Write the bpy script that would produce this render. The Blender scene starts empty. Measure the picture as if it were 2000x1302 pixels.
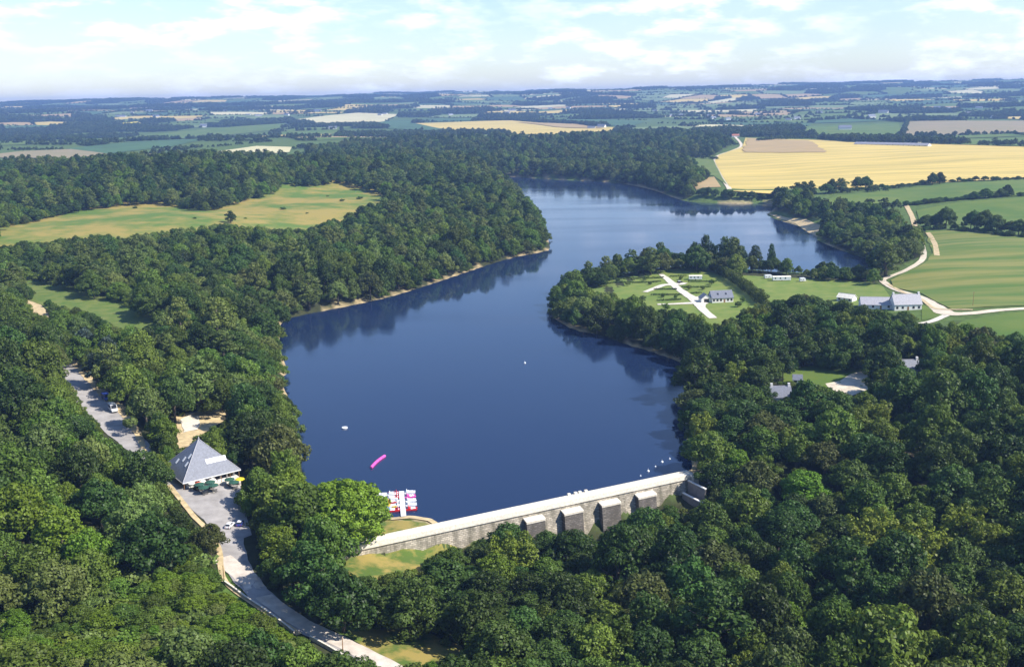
import bpy, bmesh, math, random
import numpy as np
from mathutils import Vector, Matrix
from mathutils.geometry import delaunay_2d_cdt

random.seed(7); rng = np.random.default_rng(7)
scene = bpy.context.scene
col = scene.collection
R = math.radians

# ------------------------------------------------------------------ camera
FPX, EYE = 2000.0, 125.0                       # focal length in pixels of the 2000 x 1302 photograph, eye height over the lake
PIT = math.atan((651 - 190) / FPX); ROL = -0.018
cf = np.array([0, math.cos(PIT), -math.sin(PIT)])
u0 = np.array([0, math.sin(PIT), math.cos(PIT)]); r0 = np.array([1.0, 0, 0])
cr = r0 * math.cos(ROL) + u0 * math.sin(ROL); cu = -r0 * math.sin(ROL) + u0 * math.cos(ROL)
cam_data = bpy.data.cameras.new('camera'); cam = bpy.data.objects.new('camera', cam_data); col.objects.link(cam)
cam_data.sensor_width = 36; cam_data.lens = 36; cam_data.clip_start = 1; cam_data.clip_end = 60000
M = Matrix.Identity(4)
for i in range(3):
    M[i][0], M[i][1], M[i][2] = cr[i], cu[i], -cf[i]
M[2][3] = EYE
cam.matrix_world = M
scene.camera = cam

# ------------------------------------------------------------------ sky, sun, exposure
SUN_EL = R(43); SUN_AZ = math.atan2(0.95, -0.31)          # to the sun: from +y clockwise
world = bpy.data.worlds.new('World'); scene.world = world; world.use_nodes = True
wn, wl = world.node_tree.nodes, world.node_tree.links
wn.clear()
wo = wn.new('ShaderNodeOutputWorld'); bg = wn.new('ShaderNodeBackground'); bg.inputs[1].default_value = 0.105
sky = wn.new('ShaderNodeTexSky'); sky.sky_type = 'NISHITA'; sky.sun_disc = False
sky.sun_elevation = SUN_EL; sky.sun_rotation = SUN_AZ; sky.altitude = 150; sky.air_density = 1.15; sky.dust_density = 0.2; sky.ozone_density = 2.6
tc = wn.new('ShaderNodeTexCoord'); mp = wn.new('ShaderNodeMapping'); mp.inputs['Scale'].default_value = (10, 10, 34)
mp.inputs['Location'].default_value = (3.1, 0.4, 1.7)
ns = wn.new('ShaderNodeTexNoise'); ns.inputs['Scale'].default_value = 1.9; ns.inputs['Detail'].default_value = 7; ns.inputs['Roughness'].default_value = 0.56
ns2 = wn.new('ShaderNodeTexNoise'); ns2.inputs['Scale'].default_value = 0.33; ns2.inputs['Detail'].default_value = 2
rp = wn.new('ShaderNodeMapRange'); rp.inputs[1].default_value = 0.44; rp.inputs[2].default_value = 0.70; rp.inputs[3].default_value = 0.10; rp.interpolation_type = 'SMOOTHSTEP'
rp2 = wn.new('ShaderNodeMapRange'); rp2.inputs[1].default_value = 0.36; rp2.inputs[2].default_value = 0.62; rp2.inputs[3].default_value = 0.25; rp2.interpolation_type = 'SMOOTHSTEP'
mul = wn.new('ShaderNodeMath'); mul.operation = 'MULTIPLY'
sx_ = wn.new('ShaderNodeSeparateXYZ'); rp3 = wn.new('ShaderNodeMapRange'); rp3.inputs[1].default_value = 0.10; rp3.inputs[2].default_value = 0.21; rp3.inputs[3].default_value = 1.0; rp3.inputs[4].default_value = 0.03; mul2 = wn.new('ShaderNodeMath'); mul2.operation = 'MULTIPLY'
mx = wn.new('ShaderNodeMix'); mx.data_type = 'RGBA'; mx.inputs['B'].default_value = (8.8, 9.2, 10.5, 1)
wl.new(tc.outputs['Generated'], mp.inputs[0]); wl.new(mp.outputs[0], ns.inputs[0]); wl.new(mp.outputs[0], ns2.inputs[0])
wl.new(ns.outputs[0], rp.inputs[0]); wl.new(ns2.outputs[0], rp2.inputs[0]); wl.new(rp.outputs[0], mul.inputs[0]); wl.new(rp2.outputs[0], mul.inputs[1])
wl.new(tc.outputs['Generated'], sx_.inputs[0]); wl.new(sx_.outputs[2], rp3.inputs[0]); wl.new(mul.outputs[0], mul2.inputs[0]); wl.new(rp3.outputs[0], mul2.inputs[1]); wl.new(mul2.outputs[0], mx.inputs['Factor']); tint = wn.new('ShaderNodeMix'); tint.data_type = 'RGBA'; tint.blend_type = 'MULTIPLY'; tint.inputs['Factor'].default_value = 1; tint.inputs['B'].default_value = (0.88, 0.94, 1.10, 1); wl.new(sky.outputs[0], tint.inputs['A']); wl.new(tint.outputs['Result'], mx.inputs['A']); wl.new(mx.outputs['Result'], bg.inputs[0]); wl.new(bg.outputs[0], wo.inputs[0])
sun_d = bpy.data.lights.new('sun', 'SUN'); sun_d.energy = 4.8; sun_d.angle = R(0.53); sun_d.color = (1.0, 0.95, 0.86)
sun = bpy.data.objects.new('sun', sun_d); col.objects.link(sun)
to_sun = Vector((math.sin(SUN_AZ) * math.cos(SUN_EL), math.cos(SUN_AZ) * math.cos(SUN_EL), math.sin(SUN_EL)))
sun.rotation_euler = to_sun.to_track_quat('Z', 'Y').to_euler(); sun.location = (200, -100, 300)
vs = scene.view_settings; vs.view_transform = 'Standard'; vs.look = 'None'; vs.gamma = 1; vs.exposure = 0.7; vs.use_curve_mapping = False
cy = scene.cycles
cy.max_bounces = 5; cy.diffuse_bounces = 2; cy.glossy_bounces = 2; cy.transmission_bounces = 3; cy.volume_bounces = 0; cy.transparent_max_bounces = 4
cy.use_denoising = True; cy.caustics_reflective = False; cy.caustics_refractive = False; cy.sample_clamp_indirect = 6

# ------------------------------------------------------------------ pixel <-> place
def ray(px, py):
    return cf * FPX + cr * (px - 1000.0) + cu * (651.0 - py)
def U(px, py, z=0.0):                       # the point at height z that a pixel looks at
    d = ray(px, py); t = (z - EYE) / d[2]; return d * t + np.array([0, 0, EYE])
def proj(p):                                 # places -> pixels, pixels per metre
    q = np.asarray(p, float) - np.array([0, 0, EYE]); c = q @ cf
    return 1000 + FPX * (q @ cr) / c, 651 - FPX * (q @ cu) / c, FPX / c
def inpoly(x, y, poly):
    x = np.asarray(x, float); y = np.asarray(y, float); P = np.asarray(poly, float); ins = np.zeros(x.shape, bool)
    j = len(P) - 1
    for i in range(len(P)):
        xi, yi = P[i]; xj, yj = P[j]
        if yi != yj:
            ins ^= ((yi > y) != (yj > y)) & (x < (xj - xi) * (y - yi) / (yj - yi) + xi)
        j = i
    return ins
def sstep(a, b, x):
    t = np.clip((x - a) / (b - a), 0, 1); return t * t * (3 - 2 * t)
def smooth_closed(P, n=4, keep=()):
    P = np.asarray(P, float); out = []
    N = len(P)
    for i in range(N):
        a, b, c, d = P[i - 1], P[i], P[(i + 1) % N], P[(i + 2) % N]
        if i in keep and (i + 1) % N in keep:
            out += [b + (c - b) * t / n for t in range(n)]; continue
        if i in keep: a = b
        if (i + 1) % N in keep: d = c
        for t in range(n):
            s = t / n
            out.append(0.5 * (2 * b + (c - a) * s + (2 * a - 5 * b + 4 * c - d) * s * s + (3 * b - a - 3 * c + d) * s ** 3))
    return np.array(out)
def smooth_open(P, n=6):
    P = np.asarray(P, float); out = []
    for i in range(len(P) - 1):
        a, b, c, d = P[max(i - 1, 0)], P[i], P[i + 1], P[min(i + 2, len(P) - 1)]
        for t in range(n):
            s = t / n
            out.append(0.5 * (2 * b + (c - a) * s + (2 * a - 5 * b + 4 * c - d) * s * s + (3 * b - a - 3 * c + d) * s ** 3))
    out.append(P[-1]); return np.array(out)

# ------------------------------------------------------------------ the shore of the lake (water level is z = 0)
LAKE_PX = [(1331, 927), (1107, 969), (969, 1002), (855, 1025),                                  # along the dam
           (853, 1021), (836, 1012), (800, 1007), (745, 1010), (660, 985), (600, 950), (590, 905), (582, 840), (565, 780), (552, 742),
           (562, 728), (552, 690), (548, 640), (566, 622), (640, 606), (700, 594), (770, 578), (850, 553), (930, 526), (1000, 504), (1066, 491),
           (1076, 482), (1064, 452), (1040, 415), (1010, 386), (975, 362), (955, 349),
           (1000, 345), (1050, 349), (1130, 353), (1200, 357), (1262, 368), (1310, 384), (1345, 394), (1430, 398), (1500, 398), (1512, 407), (1497, 419),
           (1520, 430), (1554, 440), (1578, 455), (1592, 460), (1600, 472), (1645, 490), (1690, 505), (1712, 518), (1700, 534), (1650, 538), (1600, 537), (1540, 536),
           (1480, 530), (1400, 522), (1330, 522), (1250, 528), (1190, 540), (1140, 556), (1100, 576), (1078, 600), (1082, 622), (1097, 631), (1120, 644),
           (1167, 654), (1200, 665), (1235, 677), (1262, 684), (1290, 694), (1335, 712), (1345, 740), (1338, 800), (1338, 850), (1345, 890), (1350, 912)]
lake0 = np.array([U(x, y)[:2] for x, y in LAKE_PX])
LAKE = smooth_closed(lake0, 4, keep=(0, 1, 2, 3))
def dist_poly(x, y, P, closed=True):
    best = np.full(np.shape(x), 1e12)
    Q = np.roll(P, -1, 0) if closed else P[1:]
    for (ax, ay), (bx, by) in zip(P[:len(Q)], Q):
        dx, dy = bx - ax, by - ay; L2 = dx * dx + dy * dy + 1e-9
        t = np.clip(((x - ax) * dx + (y - ay) * dy) / L2, 0, 1)
        best = np.minimum(best, (x - ax - t * dx) ** 2 + (y - ay - t * dy) ** 2)
    return np.sqrt(best)
def lake_d(x, y):                             # > 0 on land
    d = dist_poly(x, y, LAKE); return np.where(inpoly(x, y, LAKE), -d, d)
# the dam's line: upstream edge of the crest
CREST = 1.5
DA = U(690, 1059, CREST)[:2]; DB = U(1327, 924, CREST)[:2]
DU = (DB - DA) / np.linalg.norm(DB - DA); DL = float(np.linalg.norm(DB - DA)); DN = np.array([DU[1], -DU[0]])   # along, downstream

# ------------------------------------------------------------------ the lie of the land
CTRL = [(200, 780, 7), (130, 700, 8), (300, 930, 6), (410, 950, 5), (430, 1080, 4.6), (600, 1222, 3), (745, 1280, 2), (500, 860, 3),
        (300, 620, 15), (400, 560, 13), (100, 450, 24), (300, 430, 25), (600, 400, 20), (700, 390, 18), (200, 352, 35), (330, 328, 42), (450, 328, 42), (560, 335, 34), (640, 335, 26), (90, 340, 34),
        (900, 420, 9), (800, 470, 9), (1000, 440, 6), (150, 580, 15), (240, 610, 14), (100, 1000, 11), (50, 1280, 9), (300, 1150, 6), (250, 1280, 5), (450, 1260, 3), (20, 760, 14),
        (700, 285, 12), (900, 300, 12), (1100, 310, 11), (1250, 290, 18), (900, 250, 26), (400, 275, 24), (100, 295, 24), (1150, 255, 26),
        (1300, 570, 4.5), (1400, 590, 5), (1200, 590, 3.5), (1550, 560, 5.5), (1770, 605, 8.5), (1900, 600, 12), (1880, 520, 14), (1970, 480, 17), (1850, 450, 14),
        (1720, 470, 6), (1640, 440, 7), (1750, 378, 13), (1930, 372, 18), (1450, 345, 10), (1700, 322, 18), (1930, 305, 24), (1700, 278, 25), (1430, 268, 25), (1900, 250, 28), (1300, 330, 10),
        (1750, 650, 8), (1970, 640, 12), (1540, 770, 5), (1650, 745, 6.5), (1850, 750, 10), (1700, 900, 5), (1930, 950, 5), (1500, 850, 3.5), (1400, 720, 3), (1420, 930, 1.5),
        (1450, 1060, -6), (1800, 1180, -7), (1970, 1250, -5), (1620, 1140, -9),
        (1250, 1085, -13), (1130, 1110, -13), (1300, 1200, -13), (1050, 1110, -12), (1000, 1250, -11), (1380, 1020, -9), (900, 1120, -8), (850, 1105, -5), (790, 1098, -3.2), (730, 1100, -1.5),
        (900, 1220, -7), (720, 1190, 0.5), (830, 1275, -1.5), (680, 1110, 0.5)]
cxyz = np.array([list(U(x, y, z)[:2]) + [z] for x, y, z in CTRL])
_ph = rng.uniform(0, 6.28, (10, 3)); _an = rng.uniform(0, 6.28, 10); _wl = np.array([900, 1300, 700, 1900, 1100, 2600, 560, 420, 3300, 800.0])
def undul(x, y):
    z = 0
    for k in range(10):
        z = z + np.sin((x * math.cos(_an[k]) + y * math.sin(_an[k])) * 6.283 / _wl[k] + _ph[k, 0]) * _wl[k] / 1200
    return z
def terrain(x, y):
    x = np.asarray(x, float); y = np.asarray(y, float)
    r = np.hypot(x, y)
    num = np.zeros_like(x); den = np.zeros_like(x)
    for cx, cyy, cz in cxyz:
        e = 12 + 0.02 * math.hypot(cx, cyy)
        w = 1.0 / ((x - cx) ** 2 + (y - cyy) ** 2 + e * e) ** 1.6
        num += w * cz; den += w
    base = num / den
    az = np.arctan2(x, y)
    ridge = np.interp(az, [-1.2, -0.46, -0.3, -0.15, 0.0, 0.15, 0.3, 0.46, 1.2], [122, 128, 144, 154, 162, 172, 174, 176, 170])
    far = 24 + (ridge - 24) * sstep(3300, 9300, r) ** 0.9 + undul(x, y) * (1.6 + 1.9 * sstep(4000, 8000, r)) - 60 * sstep(10300, 12500, r)
    far = np.where(far > 165, 165 + 28 * np.tanh((far - 165) / 28), far)
    base = base + (far - base) * sstep(1700, 2700, r)
    d = lake_d(x, y)
    w = (x - DA[0]) * DN[0] + (y - DA[1]) * DN[1]; u = (x - DA[0]) * DU[0] + (y - DA[1]) * DU[1]
    D = sstep(0.5, 5, w) * sstep(-14, 8, u) * (1 - sstep(DL + 6, DL + 22, u))
    D = np.maximum(D, sstep(15, 50, w))
    up = np.where(D <= 0.01, np.maximum(base, 1.2 + 0.03 * np.clip(d, 0, 60)), base)
    near = sstep(0, 34, d); near = np.maximum(near, D)
    land = 0.45 * np.clip(d / 4, 0, 1) * (1 - D) + up * near
    bed = -np.clip(-d * 0.35, 0, 9)
    return np.where(d < 0, bed, land)
th = np.radians(np.concatenate([np.arange(-180, -42, 6.0), np.arange(-42, 42.01, 0.3), np.arange(48, 180.1, 6.0)]))
rr = 20 * 1.0165 ** np.arange(0, 420); rr = rr[rr < 11900]
TH, RRg = np.meshgrid(th, rr)
GX, GY = RRg * np.sin(TH), RRg * np.cos(TH)
GZ = terrain(GX, GY)
def hgt(x, y):                                # height of the ground mesh itself
    x = np.asarray(x, float); y = np.asarray(y, float)
    r = np.clip(np.hypot(x, y), rr[0] * 1.0001, rr[-1] * 0.9999); t = np.arctan2(x, y)
    i = np.clip(np.searchsorted(rr, r) - 1, 0, len(rr) - 2); j = np.clip(np.searchsorted(th, t) - 1, 0, len(th) - 2)
    a = (r - rr[i]) / (rr[i + 1] - rr[i]); b = (t - th[j]) / (th[j + 1] - th[j])
    return (GZ[i, j] * (1 - a) * (1 - b) + GZ[i + 1, j] * a * (1 - b) + GZ[i, j + 1] * (1 - a) * b + GZ[i + 1, j + 1] * a * b)
def hz(x, y): return float(hgt(np.array([x]), np.array([y]))[0])
_ts = 100 * 1.006 ** np.arange(0, 850)
def G(px, py):                                # the first point of ground that a pixel looks at
    d = ray(px, py); d = d / np.linalg.norm(d)
    P = d[None, :] * _ts[:, None]; P[:, 2] += EYE
    below = P[:, 2] < np.maximum(hgt(P[:, 0], P[:, 1]), -0.2 if False else -20)
    k = int(np.argmax(below)) if below.any() else len(_ts) - 1
    a, b = _ts[max(k - 1, 0)], _ts[k]
    for _ in range(14):
        m = 0.5 * (a + b); p = d * m
        if p[2] + EYE < hz(p[0], p[1]): b = m
        else: a = m
    p = d * b; return np.array([p[0], p[1], hz(p[0], p[1])])
def GP(poly): return np.array([G(x, y)[:2] for x, y in poly])

# ------------------------------------------------------------------ materials
MATS = {}
def mat(name, color, rough=0.8, noise=0.0, nscale=1.0, spec=0.3, color2=None, detail=4, bump=0.0, stretch=None, metallic=0.0, lo=0.32, hi=0.68):
    m = bpy.data.materials.new(name); m.use_nodes = True; n, l = m.node_tree.nodes, m.node_tree.links
    p = n['Principled BSDF']; p.inputs['Roughness'].default_value = rough; p.inputs['Specular IOR Level'].default_value = spec; p.inputs['Metallic'].default_value = metallic
    c1 = tuple(color) + (1,)
    if noise > 0 or color2:
        t = n.new('ShaderNodeTexCoord'); mpn = n.new('ShaderNodeMapping'); l.new(t.outputs['Object'], mpn.inputs[0])
        if stretch: mpn.inputs['Scale'].default_value = stretch[:3]; mpn.inputs['Rotation'].default_value = (0, 0, stretch[3] if len(stretch) > 3 else 0)
        ns_ = n.new('ShaderNodeTexNoise'); ns_.inputs['Scale'].default_value = nscale; ns_.inputs['Detail'].default_value = detail; ns_.inputs['Roughness'].default_value = 0.62
        l.new(mpn.outputs[0], ns_.inputs[0])
        mr = n.new('ShaderNodeMapRange'); mr.inputs[1].default_value = lo; mr.inputs[2].default_value = hi; l.new(ns_.outputs[0], mr.inputs[0])
        mxx = n.new('ShaderNodeMix'); mxx.data_type = 'RGBA'
        if color2: mxx.inputs['A'].default_value = c1; mxx.inputs['B'].default_value = tuple(color2) + (1,)
        else:
            mxx.inputs['A'].default_value = tuple(c * (1 - noise) for c in color) + (1,); mxx.inputs['B'].default_value = tuple(min(1, c * (1 + noise)) for c in color) + (1,)
        l.new(mr.outputs[0], mxx.inputs['Factor']); l.new(mxx.outputs['Result'], p.inputs['Base Color'])
        if bump:
            bp = n.new('ShaderNodeBump'); bp.inputs['Strength'].default_value = bump; bp.inputs['Distance'].default_value = 0.3; l.new(ns_.outputs[0], bp.inputs['Height']); l.new(bp.outputs[0], p.inputs['Normal'])
    else: p.inputs['Base Color'].default_value = c1
    MATS[name] = m; return m
def ground_mat():
    m = bpy.data.materials.new('ground'); m.use_nodes = True; n, l = m.node_tree.nodes, m.node_tree.links
    p = n['Principled BSDF']; p.inputs['Roughness'].default_value = 0.95; p.inputs['Specular IOR Level'].default_value = 0.1
    a = n.new('ShaderNodeAttribute'); a.attribute_name = 'col'
    t = n.new('ShaderNodeTexCoord'); s = n.new('ShaderNodeTexNoise'); s.inputs['Scale'].default_value = 0.25; s.inputs['Detail'].default_value = 8; s.inputs['Roughness'].default_value = 0.7
    l.new(t.outputs['Object'], s.inputs[0]); mr = n.new('ShaderNodeMapRange'); mr.inputs[1].default_value = 0.3; mr.inputs[2].default_value = 0.7; mr.inputs[3].default_value = 0.6; mr.inputs[4].default_value = 1.4
    l.new(s.outputs[0], mr.inputs[0]); v = n.new('ShaderNodeVectorMath'); v.operation = 'SCALE'; l.new(a.outputs['Color'], v.inputs[0]); l.new(mr.outputs[0], v.inputs['Scale']); l.new(v.outputs[0], p.inputs['Base Color'])
    MATS['ground'] = m; return m
def leaf_mat(name, c, var=0.35, trans=0.3, hue=0.02):
    m = bpy.data.materials.new(name); m.use_nodes = True; n, l = m.node_tree.nodes, m.node_tree.links
    n.remove(n['Principled BSDF']); out = n['Material Output']
    oi = n.new('ShaderNodeObjectInfo'); a = n.new('ShaderNodeAttribute'); a.attribute_name = 'tint'
    hs = n.new('ShaderNodeHueSaturation'); hs.inputs['Color'].default_value = tuple(c) + (1,)
    m1 = n.new('ShaderNodeMapRange'); m1.inputs[3].default_value = 1 - var; m1.inputs[4].default_value = 1 + var; l.new(oi.outputs['Random'], m1.inputs[0])
    m2 = n.new('ShaderNodeMath'); m2.operation = 'MULTIPLY'; l.new(m1.outputs[0], m2.inputs[0]); l.new(a.outputs['Fac'], m2.inputs[1]); l.new(m2.outputs[0], hs.inputs['Value'])
    m3 = n.new('ShaderNodeMath'); m3.operation = 'MULTIPLY'; m3.inputs[1].default_value = 7.31; l.new(oi.outputs['Random'], m3.inputs[0])
    m4 = n.new('ShaderNodeMath'); m4.operation = 'FRACT'; l.new(m3.outputs[0], m4.inputs[0])
    m5 = n.new('ShaderNodeMapRange'); m5.inputs[3].default_value = 0.5 - hue; m5.inputs[4].default_value = 0.5 + hue; l.new(m4.outputs[0], m5.inputs[0]); l.new(m5.outputs[0], hs.inputs['Hue'])
    df = n.new('ShaderNodeBsdfDiffuse'); tr = n.new('ShaderNodeBsdfTranslucent'); ms = n.new('ShaderNodeMixShader'); ms.inputs[0].default_value = trans
    gl = n.new('ShaderNodeBsdfGlossy'); gl.inputs['Roughness'].default_value = 0.5; gl.inputs['Color'].default_value = (1, 1, 1, 1); ms2 = n.new('ShaderNodeMixShader'); ms2.inputs[0].default_value = 0.012
    l.new(hs.outputs[0], df.inputs[0]); l.new(hs.outputs[0], tr.inputs[0]); l.new(df.outputs[0], ms.inputs[1]); l.new(tr.outputs[0], ms.inputs[2])
    l.new(ms.outputs[0], ms2.inputs[1]); l.new(gl.outputs[0], ms2.inputs[2]); l.new(ms2.outputs[0], out.inputs['Surface'])
    MATS[name] = m; return m
ground_mat()
leaf_mat('leaf_mid', (0.10, 0.152, 0.020), 0.38); leaf_mat('leaf_dark', (0.057, 0.10, 0.018), 0.42); leaf_mat('leaf_yellow', (0.165, 0.205, 0.024), 0.15, 0.3, 0.008)
leaf_mat('leaf_bright', (0.12, 0.195, 0.016), 0.15); leaf_mat('leaf_grey', (0.055, 0.08, 0.058), 0.25, 0.15); leaf_mat('leaf_soft', (0.135, 0.18, 0.040), 0.25)
leaf_mat('leaf_far', (0.062, 0.095, 0.022), 0.35); leaf_mat('leaf_lime', (0.17, 0.26, 0.022), 0.1); leaf_mat('leaf_olive', (0.092, 0.115, 0.028), 0.2)
mat('bark', (0.11, 0.09, 0.065), 0.9, 0.4, 3); mat('bark_pale', (0.26, 0.23, 0.18), 0.9, 0.3, 3)
mat('asphalt', (0.34, 0.315, 0.295), 0.9, 0.22, 0.22, detail=8); mat('asphalt_pale', (0.55, 0.48, 0.40), 0.9, 0.25, 0.3, detail=8)
mat('gravel', (0.64, 0.58, 0.48), 0.95, 0.14, 0.8, detail=8); mat('dirt_track', (0.62, 0.53, 0.40), 0.95, 0.2, 0.3, detail=7); mat('sand', (0.52, 0.40, 0.22), 0.95, 0.3, 0.4, detail=8)
mat('grass', (0.11, 0.18, 0.025), 0.95, color2=(0.20, 0.23, 0.05), nscale=0.12, detail=9); mat('dry_grass', (0.085, 0.135, 0.022), 0.95, color2=(0.31, 0.24, 0.065), nscale=0.16, detail=10, lo=0.40, hi=0.58)
mat('meadow', (0.10, 0.165, 0.022), 0.95, color2=(0.30, 0.235, 0.055), nscale=0.02, detail=10, lo=0.41, hi=0.57)
mat('mown', (0.082, 0.145, 0.020), 0.95, color2=(0.21, 0.205, 0.05), nscale=0.05, detail=7, stretch=(0.16, 1.5, 1, R(-12)), lo=0.38, hi=0.62)
mat('pasture', (0.066, 0.132, 0.014), 0.95, color2=(0.135, 0.172, 0.026), nscale=0.02, detail=8)
mat('wheat', (0.64, 0.47, 0.13), 0.95, color2=(0.45, 0.35, 0.10), nscale=0.05, detail=6, stretch=(0.08, 0.9, 1, R(58)), lo=0.40, hi=0.62)
mat('wheat_pale', (0.60, 0.54, 0.30), 0.95, color2=(0.50, 0.45, 0.24), nscale=0.01, detail=8)
mat('stubble', (0.44, 0.30, 0.13), 0.95, color2=(0.34, 0.25, 0.11), nscale=0.03, detail=9, stretch=(0.6, 2.5, 1, R(40)))
mat('plough', (0.30, 0.23, 0.13), 0.95, color2=(0.24, 0.21, 0.10), nscale=0.02, detail=7); mat('crop_dark', (0.06, 0.12, 0.045), 0.95, 0.2, 0.01)
mat('scrub', (0.07, 0.135, 0.018), 0.95, color2=(0.17, 0.19, 0.045), nscale=0.12, detail=9)
mat('white_wall', (0.80, 0.77, 0.72), 0.8, 0.06, 0.8); mat('slate', (0.155, 0.165, 0.20), 0.5, 0.22, 1.6, spec=0.5, detail=8); mat('slate_pale', (0.36, 0.35, 0.37), 0.55, 0.2, 1.5, detail=8)
mat('stone', (0.60, 0.54, 0.45), 0.9, color2=(0.24, 0.215, 0.185), nscale=0.55, detail=9, bump=0.4); mat('stone_pale', (0.78, 0.72, 0.60), 0.9, color2=(0.56, 0.50, 0.41), nscale=1.6, detail=9, bump=0.3)
mat('stone_dark', (0.27, 0.24, 0.22), 0.9, color2=(0.19, 0.17, 0.16), nscale=0.8, detail=9, bump=0.4); mat('concrete', (0.74, 0.69, 0.58), 0.9, 0.15, 0.9, detail=8)
mat('glass_dark', (0.03, 0.035, 0.045), 0.15, spec=0.6); mat('white_paint', (0.80, 0.80, 0.80), 0.35, spec=0.5); mat('wood', (0.30, 0.17, 0.08), 0.7, 0.3, 2); mat('dark_wood', (0.06, 0.06, 0.055), 0.7, 0.3, 2)
mat('red_plastic', (0.62, 0.03, 0.03), 0.35, spec=0.5); mat('pink_plastic', (0.75, 0.10, 0.40), 0.4, spec=0.5); mat('yellow_plastic', (0.80, 0.58, 0.05), 0.35, spec=0.5); mat('blue_plastic', (0.06, 0.22, 0.62), 0.35, spec=0.5)
mat('white_plastic', (0.82, 0.82, 0.82), 0.35, spec=0.5); mat('car_white', (0.80, 0.80, 0.80), 0.25, spec=0.6); mat('car_blue', (0.03, 0.06, 0.28), 0.25, spec=0.6); mat('tyre', (0.02, 0.02, 0.02), 0.85); mat('steel', (0.55, 0.55, 0.55), 0.4, metallic=0.8)
mat('lamp_red', (0.45, 0.02, 0.02), 0.3); mat('lamp_clear', (0.75, 0.75, 0.72), 0.2); mat('green_cloth', (0.03, 0.09, 0.06), 0.8); mat('cream_cloth', (0.78, 0.74, 0.62), 0.8); mat('red_cloth', (0.55, 0.08, 0.03), 0.8); mat('yellow_cloth', (0.80, 0.62, 0.03), 0.8)
mat('rape', (0.70, 0.58, 0.06), 0.9, 0.1, 0.02); mat('tile_red', (0.38, 0.15, 0.08), 0.8, 0.25, 1); mat('shed_roof', (0.30, 0.29, 0.31), 0.7, 0.15, 0.3); mat('rubble', (0.50, 0.42, 0.32), 0.95, 0.35, 1.2, detail=8)
def water_mat():
    m = bpy.data.materials.new('water'); m.use_nodes = True; n, l = m.node_tree.nodes, m.node_tree.links
    p = n['Principled BSDF']; p.inputs['Base Color'].default_value = (0.011, 0.024, 0.066, 1); p.inputs['Roughness'].default_value = 0.07; p.inputs['IOR'].default_value = 1.333; p.inputs['Specular IOR Level'].default_value = 0.5
    t = n.new('ShaderNodeTexCoord'); s = n.new('ShaderNodeTexNoise'); s.inputs['Scale'].default_value = 0.5; s.inputs['Detail'].default_value = 4
    s2 = n.new('ShaderNodeTexNoise'); s2.inputs['Scale'].default_value = 0.009; s2.inputs['Detail'].default_value = 3
    mpn = n.new('ShaderNodeMapping'); mpn.inputs['Scale'].default_value = (0.45, 2.2, 1); mpn.inputs['Rotation'].default_value = (0, 0, R(12)); l.new(t.outputs['Object'], mpn.inputs[0]); l.new(mpn.outputs[0], s2.inputs[0])
    l.new(t.outputs['Object'], s.inputs[0])
    mr = n.new('ShaderNodeMapRange'); mr.inputs[1].default_value = 0.35; mr.inputs[2].default_value = 0.65; mr.inputs[3].default_value = 0.03; mr.inputs[4].default_value = 0.34; l.new(s2.outputs[0], mr.inputs[0]); mr2 = n.new('ShaderNodeMapRange'); mr2.inputs[1].default_value = 0.35; mr2.inputs[2].default_value = 0.65; mr2.inputs[3].default_value = 0.04; mr2.inputs[4].default_value = 0.15; l.new(s2.outputs[0], mr2.inputs[0]); l.new(mr2.outputs[0], p.inputs['Roughness'])
    b = n.new('ShaderNodeBump'); b.inputs['Distance'].default_value = 0.06; l.new(mr.outputs[0], b.inputs['Strength']); l.new(s.outputs[0], b.inputs['Height']); l.new(b.outputs[0], p.inputs['Normal'])
    MATS['water'] = m
water_mat()
def masonry(name, base, stain, st=0.55):
    m = bpy.data.materials.new(name); m.use_nodes = True; n, l = m.node_tree.nodes, m.node_tree.links; p = n['Principled BSDF']; p.inputs['Roughness'].default_value = 0.92; p.inputs['Specular IOR Level'].default_value = 0.2
    t = n.new('ShaderNodeTexCoord'); mp_ = n.new('ShaderNodeMapping'); mp_.inputs['Rotation'].default_value = (R(90), 0, 0); l.new(t.outputs['Object'], mp_.inputs[0])
    br = n.new('ShaderNodeTexBrick'); br.inputs['Scale'].default_value = 1.0; br.inputs['Brick Width'].default_value = 1.15; br.inputs['Row Height'].default_value = 0.55; br.inputs['Mortar Size'].default_value = 0.06; br.inputs['Bias'].default_value = 0.1
    br.inputs['Color1'].default_value = tuple(base) + (1,); br.inputs['Color2'].default_value = tuple(c * 0.55 for c in base) + (1,); br.inputs['Mortar'].default_value = tuple(c * 0.42 for c in base) + (1,); l.new(mp_.outputs[0], br.inputs[0])
    m2 = n.new('ShaderNodeMapping'); m2.inputs['Scale'].default_value = (0.5, 0.5, 0.10); l.new(t.outputs['Object'], m2.inputs[0]); s_ = n.new('ShaderNodeTexNoise'); s_.inputs['Scale'].default_value = 1.0; s_.inputs['Detail'].default_value = 7; l.new(m2.outputs[0], s_.inputs[0])
    r_ = n.new('ShaderNodeMapRange'); r_.inputs[1].default_value = 0.42; r_.inputs[2].default_value = 0.66; r_.inputs[4].default_value = st; l.new(s_.outputs[0], r_.inputs[0])
    mx_ = n.new('ShaderNodeMix'); mx_.data_type = 'RGBA'; mx_.inputs['B'].default_value = tuple(stain) + (1,); l.new(r_.outputs[0], mx_.inputs['Factor']); l.new(br.outputs[0], mx_.inputs['A']); l.new(mx_.outputs['Result'], p.inputs['Base Color'])
    b_ = n.new('ShaderNodeBump'); b_.inputs['Distance'].default_value = 0.15; b_.inputs['Strength'].default_value = 0.5; l.new(br.outputs[1], b_.inputs['Height']); b_.invert = True; l.new(b_.outputs[0], p.inputs['Normal']); MATS[name] = m
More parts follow.
